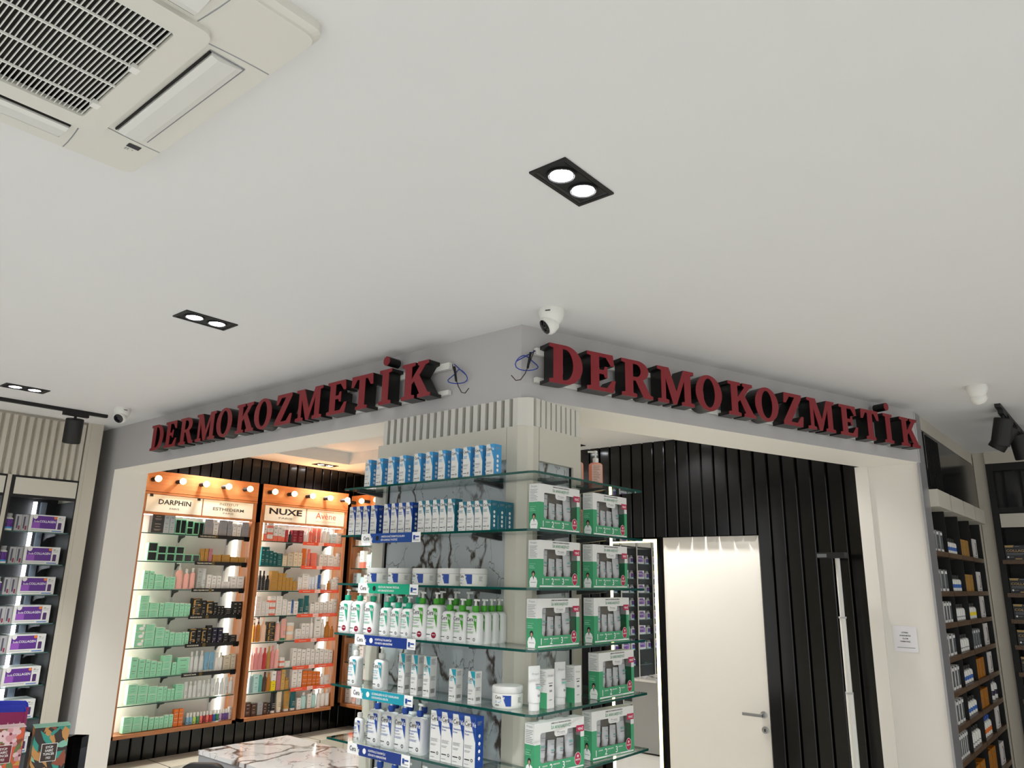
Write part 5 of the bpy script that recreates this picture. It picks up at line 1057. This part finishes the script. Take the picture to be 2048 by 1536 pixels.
# small shop counter in the left foreground with cologne cartons
fx, fy = -2.42, .80
t = thing('display_rack', 'black framed counter display rack in the lower left foreground', 'display rack', (fx, fy, 0), R(40))
MB().box(-.30, .20, -.16, .22, 0, 1.275, M_blackm).build('counter_body', t); MB().box(-.30, .20, -.16, .22, 1.275, 1.295, M_black).build('counter_top', t)
MB().box(.165, .20, .03, .065, 1.295, 1.470, M_black).build('post', t); MB().box(.055, .085, .03, .065, 1.295, 1.470, M_black).build('post', t)
MB().box(.055, .20, .03, .065, 1.442, 1.470, M_black).build('top_rail', t); MB().box(.06, .16, .07, .075, 1.30, 1.44, mat('rack_grey', '8f9094', .3)).build('back_sheet', t)
M_flor = mat('floral_ground', 'e0603a', .4, noise=.1, scale=60); M_leaf = mat('leaf_ground', '2a211c', .4, noise=.2, scale=60)
FLC = {n_: mat('botanical_' + n_, c_, .42) for n_, c_ in (('pink', 'ecc9cb'), ('rose', 'd99aa0'), ('olive', '6d7d47'), ('ochre', 'd9a24a'), ('teal', '2a8f80'), ('jade', '7fb8a0'), ('rust', '8a4630'), ('sand', 'c08a4c'), ('wine', '7c2438'))}
def botanical(m, fr, w, h, kind, seed):
    rg = random.Random(seed); lay = [0]
    def P(pts, mt):
        lay[0] += 1; e_ = .00001 * lay[0]; f = fr(e_); m.add([f(min(max(a, 0), w), min(max(b, 0), h)) for a, b in pts], [tuple(range(len(pts)))], mt)
    def leaf(x, y, L, wd, an, mt):
        ca, sa = math.cos(an), math.sin(an)
        P([(x + ca * L * t - sa * wd * s, y + sa * L * t + ca * wd * s) for t, s in ((0, 0), (.3, -.8), (.6, -.9), (1, 0), (.6, .9), (.3, .8))], mt)
    for k in range(46 if kind == 'leaf' else 22):
        leaf(rg.uniform(0, w), rg.uniform(0, h), rg.uniform(.03, .07), rg.uniform(.004, .012), rg.uniform(.2, 2.6), FLC[rg.choice(('teal', 'jade', 'sand', 'rust', 'sand', 'teal') if kind == 'leaf' else ('olive', 'olive', 'ochre', 'rust'))])
    if kind == 'leaf':
        for k in range(3):
            x, y = rg.uniform(.2, .8) * w, rg.uniform(.06, .5) * h
            for j in range(-3, 4): leaf(x, y, .04, .005, 1.57 + j * .38, FLC[('sand', 'jade', 'sand', 'teal')[j % 4]])
    else:
        for k in range(17):
            x, y, r = rg.uniform(0, w), rg.uniform(0, h), rg.uniform(.009, .014); a0 = rg.uniform(0, 6)
            for j in range(5):
                an = a0 + j * 1.257; P([(x + r * .8 * math.cos(an) + r * .62 * math.cos(q), y + r * .8 * math.sin(an) + r * .62 * math.sin(q)) for q in [i * .785 for i in range(8)]], FLC['pink' if j % 2 else 'rose'] if k % 3 == 0 else FLC['pink'])
            P([(x + r * .3 * math.cos(q), y + r * .3 * math.sin(q)) for q in [i * 1.05 for i in range(6)]], FLC['wine'])
def cologne(label, mt, mlab, kol):
    w, d, h = .078, .05, .215; t = thing('cologne_carton', label, 'carton'); m = MB()
    m.loft([[(-w / 2, y, z) for y, z in ((-d / 2, 0), (d / 2, 0), (d / 2, h), (-d / 2, h))], [(w / 2, y, z) for y, z in ((-d / 2, 0), (d / 2, 0), (d / 2, h), (-d / 2, h))]], mt); m.build('carton', t)
    pr = MB(); kd_ = 'leaf' if kol else 'flower'; botanical(pr, lambda e_: flat((-w / 2, -d / 2 - .0002 - e_, 0)), w, h, kd_, 5); botanical(pr, lambda e_: flat((-w / 2 - .0002 - e_, d / 2, 0), (0, -1, 0)), d, h, kd_, 9); pr.build('botanical_print', t)
    MB().prism([[(-w / 2 - .002, -d / 2 - .003), (w / 2 + .002, -d / 2 - .003), (w / 2 + .002, d / 2 + .001), (-w / 2 - .002, d / 2 + .001)]], (0, 0, h + .0005), (1, 0, 0), (0, 1, 0), (0, 0, 1), .0015, FLC['jade' if kol else 'pink']).build('top_flap', t)
    lb = MB().box(-.019, .017, -d / 2 - .0022, -d / 2, .133, .176, M_wprint).box(-.0178, .0158, -d / 2 - .0026, -d / 2, .1342, .1748, mlab).build('label_plate', t)
    m = MB(); fr = flat((-.001, -d / 2 - .0030, 0))
    for s, v, w_ in (('EYÜP', .1645, .016), ('SABRİ', .1565, .018), ('TUNCER', .1485, .025), ('1923', .1395, .010)): m.text(fr, s, 0, v, .0078, M_wprint, 'c', .01, width=w_)
    m.build('lettering', lb)
    if kol:
        k = MB().box(-w / 2 - .0004, w / 2 + .0004, -d / 2 - .0022, -d / 2, .0, .092, mat('print_dark_brown', '2a1c14', .4)).build('lower_band', t); m = MB(); m.text(flat((0, -d / 2 - .0026, 0)), 'KOLONYA', 0, .074, .011, M_wprint, 'c', .01, width=.036); m.build('band_lettering', k)
    return t
e = Vector((math.cos(R(40)), math.sin(R(40)), 0)); g_ = Vector((-math.sin(R(40)), math.cos(R(40)), 0)); B0 = Vector((fx, fy, 1.2955))
def put(o, a, b, rz=0): o.location = B0 + e * a + g_ * b; o.rotation_euler = (0, 0, R(40) + rz); return o
put(cologne('orange floral print cologne carton in the left foreground', M_flor, mat('label_wine', '6a1424', .4), False), .052, -.068, R(38))
put(cologne('dark tropical leaf print cologne carton in the left foreground', M_leaf, mat('label_brown', '35221a', .4), True), .150, -.035, R(36))
put(cologne('floral cologne carton cut by the left picture edge', M_flor, mat('label_wine', '6a1424', .4), False), -.052, -.068, R(38))
def pouch(label, a, b):
    t = thing('pad_pouch', label, 'package'); M_bf = mat('blue_foil', '1c2fb8', .18); M_mg = mat('magenta_film', 'a01a62', .25)
    m = MB(); w, h = .17, .243
    secs = []
    for z, k, dd in ((0, .94, .03), (.03, 1, .05), (h * .6, 1, .05), (h * .93, .98, .03), (h * .975, .94, .014), (h, .86, .004)): secs.append([(x * k, y * dd / .05, z + .004 * math.sin(x * 60)) for x, y in rrect(w, .05, .02, 4)])
    m.loft(secs, [M_mg, M_mg, M_mg, M_bf, M_bf]); m.build('pouch', t, smooth=True)
    m = MB(); m.text(flat((0, -.0255, 0)), 'Orkid', .04, .180, .028, mat('print_pink_pale', 'e9c3da', .4), 'c', 0); m.build('lettering', t); return put(t, a, b, R(33))
pouch('magenta and blue foil pad pouch behind the orange floral carton', -.085, .075)
pouch('rear magenta and blue foil pad pouch in the left foreground', -.125, .15)
